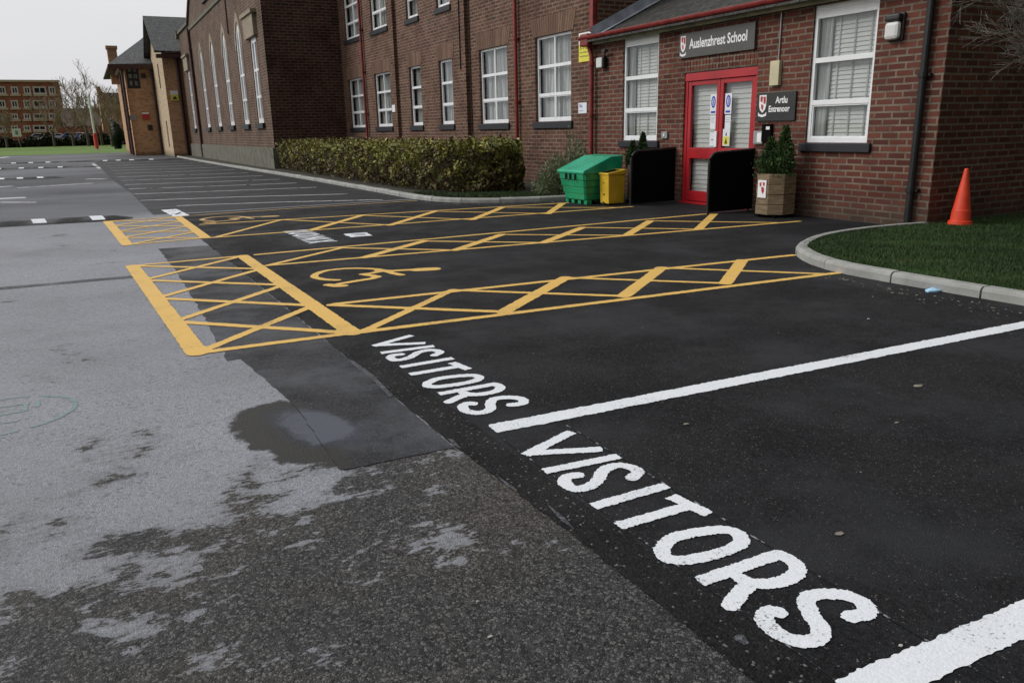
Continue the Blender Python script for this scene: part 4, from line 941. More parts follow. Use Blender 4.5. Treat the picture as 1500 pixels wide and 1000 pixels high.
lab = {0: 'ground floor window at the far end by the dark hall wall', 1: 'second ground floor window from the far end', 2: 'narrow single ground floor window, left of its pair', 3: 'narrow single ground floor window, right of its pair', 4: 'wide ground floor window above the hedge end', 5: 'wide ground floor window nearest the entrance building'}
for (c, y0, y1, z0, z1, cols, k) in specs:
    window(mn, 'x', c, y0, y1, z0, z1, cols, (.30, .655), recess=.07, inner='curtain', sill=.17, lintel=(.44, .14), seed=k, label=lab.get(k))
def pipe_at(px, v, c): return PX(px, v, c)[0]
pipe(mn, PA - .09, pipe_at(537.5, 190, PA - .09), .1, MH - .15, 'red_pipe', .05)
pipe(mn, W - .09, pipe_at(757.5, 200, W - .09), .1, MH - .15, 'red_pipe', .05)
yp = YS + .10; mb = MB(); mb.tube([(W - .10, yp, .08), (W - .10, yp, 3.0), (W - .12, yp + .08, 3.22)], .052, 12)
for z in (.6, 1.7, 2.8): mb.tube([(W - .10, yp, z), (W - .10, yp, z + .07)], .07, 12)
mb.build('downpipe', 'red_pipe', mn)
mb = MB(); mb.prism([(W - .30, yp - .12), (W - .02, yp - .12), (W - .02, yp + .2), (W - .30, yp + .2)], 3.2, 3.46); mb.build('hopper', 'red_pipe', mn, bevel=.03)
mb = MB(); mb.box(W - .13, W - .003, YS + .02, YS + .16, 3.5, MH - .15); mb.build('downpipe', 'red_pipe', mn, bevel=.02)
mb = MB(); mb.tube([(PB - .02, YB0 + .32, 3.2), (PB - .02, YB0 + .3, MH - .2)], .018, 6); mb.tube([(W - .02, YB0 - .12, .5), (W - .02, YB0 - .12, MH - .2)], .014, 6); mb.build('cable', 'black_pipe', mn)
# signs on the main block
ow, b_ = wall_box('warning_sign', 'yellow_sign', 849, 868, 66, 89, .02, 'yellow and white warning sign fixed high beside the red downpipe', 'sign', bevel=0)
q = MB(); q.box(W - .02, W - .003, b_[0], b_[1], b_[3] + .002, b_[3] + .24); q.build('upper_panel', 'white', ow)
q = MB(); q.quad((W - .022, b_[0] + .08, b_[3] + .003), (W - .022, b_[1] - .03, b_[3] + .003), (W - .022, (b_[0] + b_[1]) / 2, b_[3] + .12)); q.build('mark', 'yellow_sign', ow)
text_on(ow, 'STOP', .11, 'black', W - .023, b_[1] - .05, b_[3] - .11, bold=.002, width=b_[1] - b_[0] - .1)
for k in range(2): text_on(ow, 'warning notice'[:13 - k], .055, 'black', W - .023, b_[1] - .04, b_[3] - .19 - .085 * k, width=b_[1] - b_[0] - .08)
ow, b_ = wall_box('notice_plate', 'paper', 848, 860, 151, 166, .015, 'small white notice plate beside the window nearest the entrance building', 'sign', bevel=0)
text_on(ow, 'No', .11, 'blue_ink', W - .0165, b_[1] - .05, b_[2] + .13, bold=.003, width=.12); text_on(ow, 'entry', .05, 'blue_ink', W - .0165, b_[1] - .04, b_[2] + .05, width=.16)
wall_box('notice_plate', 'white', 574.5, 579.5, 154, 164, .015, 'small white notice plate beside the second window from the far end', 'sign', c=PA, bevel=0)

# ---------------------------------------------------------- tall hall with a gabled front
HX, HY0, HY1 = 6.96, 34.2, 63.2; HC = 48.5
hl = thing('school_hall', 'tall brick hall with a gabled front, pointed windows and a dark side wall', 'building', (HX, HY0, 0))
def arch(y0, y1, z0, zs, n=7):      # pointed arch outline
    w_ = y1 - y0; pts = [(y0, z0), (y1, z0), (y1, zs)]
    for k in range(1, n): a = math.radians(60) * k / n; pts.append((y0 + w_ * math.cos(a), zs + w_ * math.sin(a)))
    pts.append(((y0 + y1) / 2, zs + w_ * math.sin(R(60))))
    for k in range(n - 1, 0, -1): a = math.radians(60) * k / n; pts.append((y1 - w_ * math.cos(a), zs + w_ * math.sin(a)))
    pts.append((y0, zs)); return pts
hz0 = 1.95; hw = [(52.35, 53.75), (47.75, 49.15), (43.45, 44.85), (39.25, 40.65)]; hr = [(59.3, 60.6, 5.75), (35.85, 37.15, 5.45)]
archs = [arch(a, b, hz0, 5.3) for a, b in hw]; top = arch(47.5, 49.3, 8.75, 9.9)
outl = [(HY0, -.05), (HY1, -.05), (HY1, 8.35), (57.2, 8.35), (HC, 13.2), (39.8, 8.35), (HY0, 8.35)]
mb = MB(); wall(mb, 'x', HX, outl, archs + [rect(a, b, hz0, t) for a, b, t in hr] + [top], .22); mb.build('wall', 'brick_hall', hl)
mb = MB(); mb.quad((HX, HY0, -.05), (HX + 14, HY0, -.05), (HX + 14, HY0, 8.35), (HX, HY0, 8.35)); mb.build('side_wall', 'brick_hall_shaded', hl)['label'] = 'side wall with its shade put into the brick colour'; mb = MB(); mb.quad((HX, HY1, -.05), (HX, HY1, 8.35), (HX + 14, HY1, 8.35), (HX + 14, HY1, -.05)); mb.build('far_wall', 'brick_hall', hl)
mb = MB(); mb.box(HX + .6, HX + 13.9, HY0 + .1, HY1 - .1, 0, 8.2); mb.build('room', 'dark', hl)
mb = MB(); mb.quad((HX + .05, 39.8, 8.3), (HX + 14, 39.8, 8.3), (HX + 14, HC, 13.1), (HX + .05, HC, 13.1)); mb.quad((HX + .05, 57.2, 8.3), (HX + .05, HC, 13.1), (HX + 14, HC, 13.1), (HX + 14, 57.2, 8.3))
mb.quad((HX, HY0, 8.34), (HX + 14, HY0, 8.34), (HX + 14, 39.9, 8.34), (HX, 39.9, 8.34)); mb.quad((HX, 57.1, 8.34), (HX + 14, 57.1, 8.34), (HX + 14, HY1, 8.34), (HX, HY1, 8.34)); mb.build('roof', 'slate_y', hl)
mb = MB()
for a, b in (((HY1 + .1, 8.35), (57.2, 8.35)), ((57.2, 8.35), (HC, 13.2)), ((HC, 13.2), (39.8, 8.35)), ((39.8, 8.35), (HY0 - .1, 8.35))):
    mb.extrude([(HX - .12, a[0], a[1]), (HX - .12, b[0], b[1]), (HX - .12, b[0], b[1] + .18), (HX - .12, a[0], a[1] + .18)], (.42, 0, 0))
mb.extrude([(HX - .2, HY1 + .35, 8.1), (HX - .2, HY1 - .3, 8.1), (HX - .2, HY1 - .3, 8.6), (HX - .2, HY1 + .35, 8.45)], (.5, 0, 0)); mb.build('coping', 'plinth', hl)
mb = MB(); mb.box(HX - .07, HX - .003, 39.9, 57.1, 7.95, 8.12); mb.build('string_course', 'plinth', hl)
mb = MB(); mb.box(HX - .10, HX - .004, HY0 - .10, HY1, -.02, .92); mb.box(HX - .003, 10.0, HY0 - .10, HY0 - .004, -.02, .92); mb.build('plinth', 'plinth', hl)
def hall_window(y0, y1, z0, zt, pointed, lab):
    mb = MB(); fw = .19; x0, x1 = HX + .03, HX + .13
    if pointed:
        oo = arch(y0, y1, z0, zt); ii = arch(y0 + fw, y1 - fw, z0 + fw, zt)
        n = len(oo); i = len(mb.v); mb.v += [(x0, a, z) for a, z in oo] + [(x0, a, z) for a, z in ii] + [(x1, a, z) for a, z in oo] + [(x1, a, z) for a, z in ii]
        for k in range(n): j = (k + 1) % n; mb.f += [(i + k, i + n + k, i + n + j, i + j), (i + n + k, i + 3 * n + k, i + 3 * n + j, i + n + j)]
        ztop = zt
    else:
        for r_ in ((y0, y0 + fw, z0, zt), (y1 - fw, y1, z0, zt), (y0 + fw, y1 - fw, z0, z0 + fw), (y0 + fw, y1 - fw, zt - fw, zt)): mb.box(x0, x1, *r_)
        ztop = zt
    ym = (y0 + y1) / 2; zc = zt + (y1 - y0) * .62 if pointed else zt - fw; mb.box(x0 + .004, x1, ym - .09, ym + .09, z0 + fw, zc)
    k = 1
    while z0 + 1.1 * k < ztop - .2: mb.box(x0 + .008, x1, y0 + fw, y1 - fw, z0 + 1.1 * k - .05, z0 + 1.1 * k + .05); k += 1
    wo = mb.build('window', 'upvc', hl); wo['label'] = lab
    g = MB(); ii = arch(y0 + .05, y1 - .05, z0 + .05, zt) if pointed else rect(y0 + .05, y1 - .05, z0 + .05, zt - .05)
    g.quad(*[(HX + .09, a, z) for a, z in ii]); g.build('pane', 'glass', wo); g = MB(); g.quad(*[(HX + .3, a, z) for a, z in ii]); g.build('backing', 'curtain', wo)
    m2 = MB(); m2.box(HX - .12, HX + .1, y0 - .22, y1 + .22, z0 - .22, z0 - .004); m2.build('sill', 'sill', wo)
    m3 = MB()
    if pointed:
        a_in = arch(y0, y1, z0, zt)[2:]; a_out = arch(y0 - .24, y1 + .24, z0, zt)[2:]
        for q in range(len(a_in) - 1): m3.extrude([(HX - .015, *a_in[q]), (HX - .015, *a_in[q + 1]), (HX - .015, *a_out[q + 1]), (HX - .015, *a_out[q])], (.03, 0, 0))
        pass
    else:
        m3.box(HX - .16, HX - .002, y0 - .45, y1 + .45, zt + .003, zt + .85); m3.box(HX - .24, HX - .002, y0 - .6, y1 + .6, zt + .853, zt + 1.0); pass
    m3.build('surround', 'stone', wo); m3 = MB()
    for a, b in ((y0 - .26, y0 - .002), (y1 + .002, y1 + .26)): m3.box(HX - .012, HX + .02, a, b, z0, zt - .01)
    m3.build('jamb', 'lintel', wo)
for (a, b), t in zip(hw, ('fourth', 'third', 'second', 'first')): hall_window(a, b, hz0, 5.3, True, '%s pointed window from the near corner' % t)
hall_window(59.3, 60.6, hz0, 5.75, False, 'square headed window at the far end'); hall_window(35.85, 37.15, hz0, 5.45, False, 'square headed window at the near corner')
hall_window(47.5, 49.3, 8.75, 9.9, True, 'upper pointed window in the gable')
pipe(hl, HX - .1, 56.9, .1, 8.1, 'brown_pipe', .09); mb = MB(); mb.tube([(HX - .03, 42.3, 6.2), (HX - .03, 42.2, 8.0)], .04, 6); mb.build('cable', 'brown_pipe', hl)

# ---------------------------------------------------------- tan brick building beyond the hall
tn = thing('tan_building', 'tan brick building with slate roofs, one wing gabled and one hipped', 'building', (5.8, 63.6, 0))
BX, BY0, BY1 = 5.72, 63.7, 73.6; BE = 7.45; AY = 72.5
bw = lambda uL, uR, vt, vb: pw(BX, uL, uR, vt, vb)
ax0 = PY(199, 225, AY)[0]; AE = 7.1
sl = [(64.9 + 2.1, 64.9 + 2.9, 4.9, 6.7), (64.4, 65.1, .75, 2.6)]
bap = (BY0 + BY1) / 2; bz = 10.1
sl = [rect(67.2, 68.1, 5.0, 6.75), rect(66.3, 67.1, .7, 2.6)]
mb = MB(); wall(mb, 'x', BX, [(BY0, -.05), (BY1, -.05), (BY1, BE), (bap, bz), (BY0, BE)], sl, .12); mb.build('gable_wall', 'brick_cream', tn)
mb = MB(); mb.quad((BX, BY0, -.05), (HX + 6, BY0, -.05), (HX + 6, BY0, BE), (BX, BY0, BE)); mb.build('front_wall', 'brick_tan', tn)
for r_ in sl: q = MB(); q.quad(*[(BX + .1, a, z) for a, z in r_]); q.build('slit_window', 'brown_pipe', tn)
mb = MB(); ov = .55; zs = (bz - BE) / (bap - BY0)
mb.extrude([(BX - .5, BY0 - ov, BE - ov * zs), (HX + 6, BY0 - ov, BE - ov * zs), (HX + 6, bap, bz), (BX - .5, bap, bz)], (0, 0, .14)); mb.extrude([(BX - .5, BY1 + ov, BE - ov * zs), (BX - .5, bap, bz), (HX + 6, bap, bz), (HX + 6, BY1 + ov, BE - ov * zs)], (0, 0, .14)); mb.build('roof', 'slate', tn)
mb = MB(); mb.box(BX - .4, HX + 6, BY0 - ov - .06, BY0 - .01, BE - .62, BE - .38); mb.build('fascia', 'brown_pipe', tn)
# hipped wing
wx0, wx1, wz0, wz1 = PY(185, 112, AY)[0], PY(204, 112, AY)[0], PY(195, 130, AY)[1], PY(195, 94, AY)[1]
mb = MB(); wall(mb, 'y', AY, rect(ax0, BX, -.05, AE), [rect(wx0, wx1, wz0, wz1)], .12); mb.quad((ax0, AY, -.05), (ax0, AY, AE), (ax0, 88, AE), (ax0, 88, -.05)); mb.build('wing_wall', 'brick_tan', tn)
window(tn, 'y', AY, wx0, wx1, wz0, wz1, 2, (.33, .66), recess=.0, fw=.16, inner='pale', frame='black', mull=.12, seed=5)
mb = MB(); rl = (ax0 + 2.6, 79); r2 = (BX, 79); e_ = .9
P_ = [(ax0 - e_ - .2, AY - .6, AE - .2), (BX + .2, AY - .6, AE - .1), (BX + .2, 79, AE + 2.7), (ax0 + 2.4, 79, AE + 2.7), (ax0 - e_ - .2, 89, AE - .2), (BX + .2, 89, AE - .1)]
mb.extrude([P_[0], P_[1], P_[2], P_[3]], (0, 0, .12)); mb.extrude([P_[0], P_[3], P_[4]], (0, 0, .12)); mb.extrude([P_[3], P_[2], P_[5], P_[4]], (0, 0, .12)); mb.build('roof', 'slate', tn)
mb = MB(); mb.box(ax0 - e_ - .25, BX - .02, AY - .66, AY - .55, AE - .42, AE - .12); mb.box(ax0 - .4, ax0 - .02, AY - .5, AY + 8, AE - .5, AE - .2); mb.build('fascia', 'brown_pipe', tn)
cx, cz = PY(163, 78, 80); mb = MB(); mb.box(cx - .3, cx + .45, 80, 81.0, 6, cz + .35); mb.box(cx - .38, cx + .53, 79.9, 81.1, cz + .36, cz + .6); mb.build('chimney', 'brick_tan', tn)
pipe(tn, PY(192, 200, AY - .1)[0] - .0, AY - .12, .05, AE - .3, 'brown_pipe', .10); pipe(tn, BX - .12, BY1 - .2 - 1.2, .05, AE - .3, 'brown_pipe', .10); pipe(tn, PY(274.5, 215, BY0 - .12)[0], BY0 - .12, .05, BE - .5, 'brown_pipe', .11); pipe(tn, ax0 - .12, 77, .05, AE - .4, 'brown_pipe', .10)
def yplate(name, mat, px0, px1, v0, v1, yy_, label, cat, th=.08):
    x0, zt = PY(px0, v0, yy_); x1, zb_ = PY(px1, v1, yy_); q = MB(); q.box(x0, x1, yy_ - th, yy_ - .005, zb_, zt); o = q.build(name, mat); tag(o, label, cat); return o, (x0, x1, zb_, zt)
o, b_ = yplate('hazard_sign', 'yellow_sign', 250, 262, 139, 147.5, BY0, 'yellow and white sign on the tan building corner near the hall', 'sign'); q = MB(); q.box(b_[0], b_[1], BY0 - .08, BY0 - .005, b_[3] + .002, b_[3] + .27); q.build('upper_panel', 'white', o)
q = MB(); xm = (b_[0] + b_[1]) / 2; q.quad((xm - .18, BY0 - .084, b_[2] + .08), (xm + .18, BY0 - .084, b_[2] + .08), (xm, BY0 - .084, b_[3] - .08)); q.build('mark', 'black', o)
o, b_ = yplate('red_sign', 'sign_red', 207.5, 219.5, 165, 175, AY, 'bright red sign on the tan building wall', 'sign'); q = MB(); q.box(b_[0], b_[1], AY - .084, AY - .08, b_[3] - .12, b_[3]); q.build('header_strip', 'white', o)
yplate('grey_sign', 'metal', 189, 200, 169, 176, AY, 'pale blue grey sign left of the red one on the tan building', 'sign')
yplate('wall_vent', 'black', 206, 214, 108, 115, AY, 'small black vent right of the upper window on the tan building', 'vent'); yplate('wall_vent', 'black', 216, 224, 183, 191, AY, 'small black vent low on the tan building below the red sign', 'vent')

# ============================================================ OBJECTS AT THE ENTRANCE
def side_panel(y, xo, label):
    t = thing('ramp_screen', label, 'screen', (W, y, 0), 'black boarded screens flanking the door')
    x0, x1, zt = xo, W - .02, 1.02; rr = .17; pts = [(x1, .03), (x1, zt + .03)]
    pts += [(x0 + rr, zt)] + [(x0 + rr - rr * math.sin(a), zt - rr + rr * math.cos(a)) for a in np.linspace(.3, math.pi / 2, 6)] + [(x0, .03)]
    mb = MB(); mb.extrude([(a, y - .02, z) for a, z in pts], (0, .04, 0)); mb.build('board', 'black_panel', t)
    mb = MB()
    rail = [(x0, y, .0)] + [(a, y, z) for a, z in pts[::-1][1:-1]] ; mb.tube(rail[:-0 or None], .026, 8); mb.build('rail', 'black_pipe', t)
side_panel(10.42, 9.30, 'black boarded screen with rounded top, in front of the right door leaf'); side_panel(12.55, 9.24, 'black boarded screen left of the door beside the yellow bin')
# wooden planters: eight sided, built of three stacked boards
def planter(cx, cy, s, h, label, bush_h, bush_r, blab, seed, plate):
    t = thing('wooden_planter', label, 'planter', (cx, cy, 0), 'wooden planters by the door')
    def octa(s, c): return [(cx - s + c, cy - s), (cx + s - c, cy - s), (cx + s, cy - s + c), (cx + s, cy + s - c), (cx + s - c, cy + s), (cx - s + c, cy + s), (cx - s, cy + s - c), (cx - s, cy - s + c)]
    n = 4; mb = MB()
    for k in range(n): z0 = .05 + (h - .05) * k / n; z1 = .05 + (h - .05) * (k + 1) / n - .008; mb.prism(octa(s - .004 * (k % 2), .17), z0, z1)
    mb.prism(octa(s - .02, .17), .045, h - .02); mb.build('body', 'wood', t, bevel=.006)
    mb = MB()
    for a, b in ((-1, -1), (1, -1), (1, 1), (-1, 1)): mb.box(cx + a * s * .6 - .04, cx + a * s * .6 + .04, cy + b * s * .6 - .04, cy + b * s * .6 + .04, 0, .05)
    mb.build('foot', 'black_panel', t); mb = MB(); mb.prism(octa(s - .05, .15), h - .04, h - .012); mb.build('soil', 'soil', t)
    if plate:
        # badge on the chamfered face that looks back to the car park
        p0, p1 = Vector((cx - s, cy - s + .17, 0)), Vector((cx - s + .17, cy - s, 0))
        p0, p1 = Vector((cx - s, cy + s - .17, 0)), Vector((cx - s, cy - s + .17, 0)); d = (p1 - p0).normalized(); nn = Vector((d.y, -d.x, 0)); nn = -nn if nn.x > 0 else nn
        m_ = (p0 + p1) / 2; f = lambda u, v, e: tuple(m_ + d * u + nn * e + Vector((0, 0, v)))
        q = MB(); q.extrude([f(-.09, .32, .004), f(.09, .32, .004), f(.09, .60, .004), f(-.09, .60, .004)], nn * .008); pl = q.build('badge', 'white', t)
        q = MB(); q.quad(f(-.06, .55, .014), f(-.015, .57, .014), (f(-.02, .50, .014)), f(-.05, .50, .014)); q.quad(f(.01, .57, .014), f(.06, .56, .014), f(.05, .5, .014), f(.02, .52, .014)); q.quad(f(-.01, .50, .014), f(.045, .48, .014), f(.05, .42, .014), f(.02, .38, .014), f(-.01, .43, .014)); q.build('crest_mark', 'sign_red', pl)
    r = np.random.RandomState(seed); b = MB()
    for i in range(6500):
        u = r.rand() ** .8; ang = r.rand() * 6.283; lobes = 1 + .28 * math.sin(3 * ang + 1) + .15 * math.sin(7 * ang + u * 9)
        prof = (1 - u) ** .55 * (1 - .25 * math.sin(u * 9)); rad = bush_r * prof * lobes * (r.rand() ** .35)
        sp = r.rand(); rad *= .88; ox, oy, hs_, rs_ = (.04, -.10, 1.12, .55) if sp < .36 else ((-.06, .10, .86, .6) if sp < .6 else (0, 0, .62, 1.05))
        P = np.array([cx + ox + rad * rs_ * math.cos(ang), cy + oy + rad * rs_ * math.sin(ang), h - .06 + bush_h * hs_ * u * (.9 + .2 * r.rand())])
        d = r.randn(3) * .6 + np.array([math.cos(ang), math.sin(ang), 1.1]); d /= np.linalg.norm(d); sd_ = np.cross(d, r.randn(3)); sd_ /= np.linalg.norm(sd_)
        L_ = .035 + .03 * r.rand(); w_ = .008 + .006 * r.rand(); b.quad(P - sd_ * w_, P + d * L_ * .5 - sd_ * w_ * 1.2, P + d * L_, P + d * L_ * .5 + sd_ * w_ * 1.2)
    bo = thing('conifer_bush', blab, 'bush', (cx, cy, h), 'conifer bushes in the planters'); b.build('foliage', 'conifer', bo)
    st = MB(); r2 = random.Random(seed); st.tube([(cx, cy, h - .03), (cx + .02, cy, h + bush_h * .5), (cx, cy, h + bush_h * .85)], [.02, .014, .005], 6)
    for k in range(14): a = r2.uniform(0, 6.28); z = h + bush_h * r2.uniform(.05, .6); st.tube([(cx, cy, z), (cx + math.cos(a) * bush_r * .5, cy + math.sin(a) * bush_r * .5, z + .12)], [.008, .004], 5)
    st.build('stem', 'bark', bo)
planter(9.92, 9.50, .30, .70, 'octagonal wooden planter with a white badge, right of the red door', .66, .36, 'dark green conifer bush in the planter right of the door', 5, True)
planter(9.72, 12.98, .22, .74, 'wooden planter mostly hidden behind the yellow bin', .55, .24, 'small conifer bush in the planter behind the yellow bin', 9, False)
# green grit bin, ribbed, with a wedge lid
gb = thing('grit_bin', 'green plastic grit bin with a pale green wedge lid, at the end of the kerb', 'bin', (8.85, 13.62, 0))
def tb(mb, cx, cy, hx0, hy0, hx1, hy1, z0, z1, ch=.04):   # tapered chamfered tub ring
    o = lambda hx, hy: [(cx - hx + ch, cy - hy), (cx + hx - ch, cy - hy), (cx + hx, cy - hy + ch), (cx + hx, cy + hy - ch), (cx + hx - ch, cy + hy), (cx - hx + ch, cy + hy), (cx - hx, cy + hy - ch), (cx - hx, cy - hy + ch)]
    a, b = o(hx0, hy0), o(hx1, hy1); i = len(mb.v); mb.v += [(*p, z0) for p in a] + [(*p, z1) for p in b]
    mb.f.append(tuple(range(i, i + 8))[::-1]); mb.f.append(tuple(range(i + 8, i + 16)))
    for k in range(8): j = (k + 1) % 8; mb.f.append((i + k, i + j, i + 8 + j, i + 8 + k))
gc = (8.90, 13.58); mb = MB()
for z0, z1, a0, a1 in ((.09, .20, .29, .305), (.21, .335, .315, .335), (.345, .47, .345, .365)): tb(mb, *gc, a0, a0 + .10, a1, a1 + .10, z0, z1)
tb(mb, *gc, .28, .38, .35, .45, .08, .50); mb.build('tub', 'green_bin', gb, bevel=.006)
mb = MB(); tb(mb, *gc, .375, .475, .385, .485, .48, .60, .05); mb.build('rim', 'green_bin', gb, bevel=.006)
mb = MB()
for dx_ in (-.2, .2):
    for dy_ in (-.34, -.12, .12, .34): mb.box(gc[0] + dx_ - .06, gc[0] + dx_ + .06, gc[1] + dy_ - .055, gc[1] + dy_ + .055, 0, .085)
mb.build('foot', 'green_bin', gb, bevel=.006)
mb = MB(); xa, xb, ya, yb = gc[0] - .41, gc[0] + .40, gc[1] - .50, gc[1] + .50
mb.extrude([(xa, ya, .60), (xb, ya, .60), (xb + .12, ya, .72), (xb + .14, ya, .94), (xb - .16, ya, .92), (xa, ya, .66)], (0, yb - ya, 0)); mb.build('lid', 'green_lid', gb, bevel=.02)
mb = MB()
for dy_ in (-.18, .0, .16): mb.box(xa - .012, xa + .02, gc[1] + dy_ - .012, gc[1] + dy_ + .012, .47, .60)
mb.build('strap', 'black', gb)
yb_ = thing('yellow_bin', 'yellow plastic bin with a dark slot in its lid, beside the green grit bin', 'bin', (9.02, 12.86, 0)); yc = (9.05, 12.90); mb = MB()
o8 = lambda s0, s1: [(yc[0] - s0, yc[1] - s1), (yc[0] + s0, yc[1] - s1), (yc[0] + s0, yc[1] + s1), (yc[0] - s0, yc[1] + s1)]
i = 0; mb.v = [(*p, .03) for p in o8(.185, .145)] + [(*p, .58) for p in o8(.20, .155)]; mb.f = [(3, 2, 1, 0), (4, 5, 6, 7), (0, 1, 5, 4), (1, 2, 6, 5), (2, 3, 7, 6), (3, 0, 4, 7)]; mb.build('body', 'yellow_bin', yb_, bevel=.015)
mb = MB(); mb.extrude([(yc[0] - .215, yc[1] - .17, .58), (yc[0] + .21, yc[1] - .17, .58), (yc[0] + .21, yc[1] - .17, .68), (yc[0] - .215, yc[1] - .17, .62)], (0, .34, 0)); mb.build('lid', 'yellow_bin', yb_, bevel=.012)
mb = MB(); mb.quad((yc[0] - .2, yc[1] - .12, .626), (yc[0] + .12, yc[1] - .12, .672), (yc[0] + .12, yc[1] + .12, .672), (yc[0] - .2, yc[1] + .12, .626)); mb.build('slot', 'black_panel', yb_)
mb = MB(); mb.tube([(yc[0] - .205, yc[1], .04), (yc[0] - .215, yc[1], .04)], .03, 10); mb.box(yc[0] - .207, yc[0] - .18, yc[1] - .02, yc[1] + .02, .20, .22); mb.box(yc[0] - .207, yc[0] - .18, yc[1] - .01, yc[1] + .01, .42, .44); mb.build('tap', 'black', yb_)
# orange cone on the grass by the gable wall
cz0 = .078; cnx, cny = 10.56, 6.72
cn = thing('traffic_cone', 'plain orange cone standing on the grass against the gable wall', 'traffic cone', (cnx, cny, cz0))
mb = MB(); mb.lathe([(.150, .02), (.148, .05), (.128, .055), (.118, .20), (.112, .205), (.030, .74), (.026, .755), (.012, .76)], cnx, cny, 40, cz0); mb.build('body', 'orange', cn, smooth=False, bevel=.002)
mb = MB(); mb.lathe([(.158, 0), (.158, .016), (.152, .024), (.13, .026)], cnx, cny, 40, cz0); mb.build('base', 'orange', cn)
# blue litter, pale stones and leaf scraps
def scrap(name, x, y, s, mat, label, cat, z=.006, seed=0, group=None, fold=.4):
    r = random.Random(seed); n = 7; mb = MB(); c = (x, y, z + s * fold)
    ring_ = [(x + s * (1 + r.uniform(-.3, .3)) * math.cos(2 * math.pi * k / n), y + s * .6 * (1 + r.uniform(-.3, .3)) * math.sin(2 * math.pi * k / n), z + r.uniform(0, s * fold * .5)) for k in range(n)]
    for k in range(n): mb.quad(c, ring_[k], ring_[(k + 1) % n])
    for k in range(n): a, b = ring_[k], ring_[(k + 1) % n]; mb.quad(b, a, (a[0], a[1], .0045), (b[0], b[1], .0045))
    o = mb.build(name, mat); tag(o, label, cat, group); return o
M['mask_blue'] = plain('pale_blue_paper', (.35, .58, .78), .7, .1); M['leaf_scrap'] = plain('dry_leaf', (.20, .18, .14), .8, .3, 20); M['chip'] = plain('pale_stone', (.42, .41, .38), .8, .2, 20)
lx, ly = G(1366, 427); scrap('litter', lx, ly, .085, 'mask_blue', 'crumpled pale blue paper litter on the tarmac below the island kerb', 'litter', seed=3)
for k, (u, v, s, lb) in enumerate([(718, 934, .009, 'small white pebble on the pale asphalt at bottom centre'), (1319, 947, .008, 'small white pebble beside the nearest white line'), (700, 762 + 120, .006, 'tiny pale pebble in the bottom centre'), (1272, 468, .016, 'pale pebble on the black tarmac in the upper right bay'), (1230, 783, .022, 'flat grey leaf scrap in the nearest bay'), (1345, 566, .03, 'grey scuffed leaf scrap below the upper white line'), (1005, 622, .018, 'small grey scrap in the nearest bay by the line'), (1313, 620, .014, 'small grey scrap at the right in the nearest bay')]):
    x, y = G(u, v); scrap('stone_chip' if k < 4 else 'leaf_scrap', x, y, s, 'chip' if k < 4 else 'leaf_scrap', lb, 'pebble' if k < 4 else 'leaf', seed=k + 10, fold=.35 if k < 4 else .08)
r = np.random.RandomState(12); mb = MB()
def chipq(x, y, s, z=.005):
    a = r.rand() * 3.14; q = [(x + s * math.cos(a + k * 1.57) * (1 if k % 2 else .55), y + s * math.sin(a + k * 1.57) * (1 if k % 2 else .55), z + (.003 if k == 0 else 0)) for k in range(4)]; mb.quad(*q)
for k in range(260): t = r.rand(); x = 6.45 - abs(r.randn()) * .16; y = 5.3 - 4.6 * t; chipq(x, y, .006 + .012 * r.rand())
for k in range(120): p_ = KP[int(r.rand() * (len(KP) - 1))]; chipq(p_[0] - .12 - .2 * r.rand(), p_[1] - .1 - .1 * r.rand(), .012 + .02 * r.rand())
for k in range(160): x = 1.7 + 8 * r.rand(); y = -1 + 14 * r.rand(); chipq(x, y, .003 + .005 * r.rand(), .018)
tag(mb.build('leaf_litter', 'leaf_scrap'), 'scattered dry leaf crumbs along the foot of the kerbs', 'leaf litter', kind='stuff')

# ---------------------------------------------------------- hedge, shrub, bare tree
def dist_poly(px, py, poly):
    d = 1e9
    for (ax, ay), (bx, by) in zip(poly, poly[1:] + poly[:1]):
        dx, dy = bx - ax, by - ay; t = max(0, min(1, ((px - ax) * dx + (py - ay) * dy) / (dx * dx + dy * dy))); d = min(d, math.hypot(px - ax - t * dx, py - ay - t * dy))
    return d
HP = [(6.98, 33.9), (6.92, 28), (6.92, 22), (7.0, 18.8), (7.35, 17.2), (8.0, 16.4), (8.85, 16.25), (9.15, 16.8), (8.95, 17.9), (8.5, 19.2), (8.4, 24), (8.45, 33.9)]
hd = thing('hedge', 'long clipped hedge with yellowing leaves and brown twigs under the school windows', 'hedge', (8, 20, .08)); HT = 1.06
def hedge_leaves(n, seed, size, cond, mat, name):
    r = np.random.RandomState(seed); mb = MB(); k = 0; mb.v = []; V = []
    while k < n:
        y = 16.0 + 18.0 * r.rand() ** 1.7; x = 6.7 + 3.0 * r.rand()
        if not in_poly(np.array([[x, y]]), HP)[0]: continue
        d = dist_poly(x, y, HP); top = HT + .05 * math.sin(y * 1.9) + .05 * math.sin(y * 4.3 + x * 3) + .26 * (r.rand() - .5)
        z = .05 + (top - .05) * r.rand()
        dt = top - z; dd = min(d, dt)
        if dd > .30 or r.rand() > math.exp(-dd / .12): continue
        if not cond(x, y, z, r): continue
        # clumps push in and out
        off = .14 * math.sin(y * 5.1 + z * 3) * math.sin(z * 6 + y * 2.2)
        P = np.array([x - off * .8, y - off * .5, z + .08]); nrm = r.randn(3); nrm /= np.linalg.norm(nrm); t = np.cross(nrm, r.randn(3)); t /= np.linalg.norm(t); bb = np.cross(nrm, t)
        s = size * (.45 + 1.0 * r.rand() ** 1.5); V.append((P - t * s, P - bb * s * .6, P + t * s, P + bb * s * .6)); k += 1
    for q in V: mb.quad(*q)
    return mb.build(name, mat, hd)
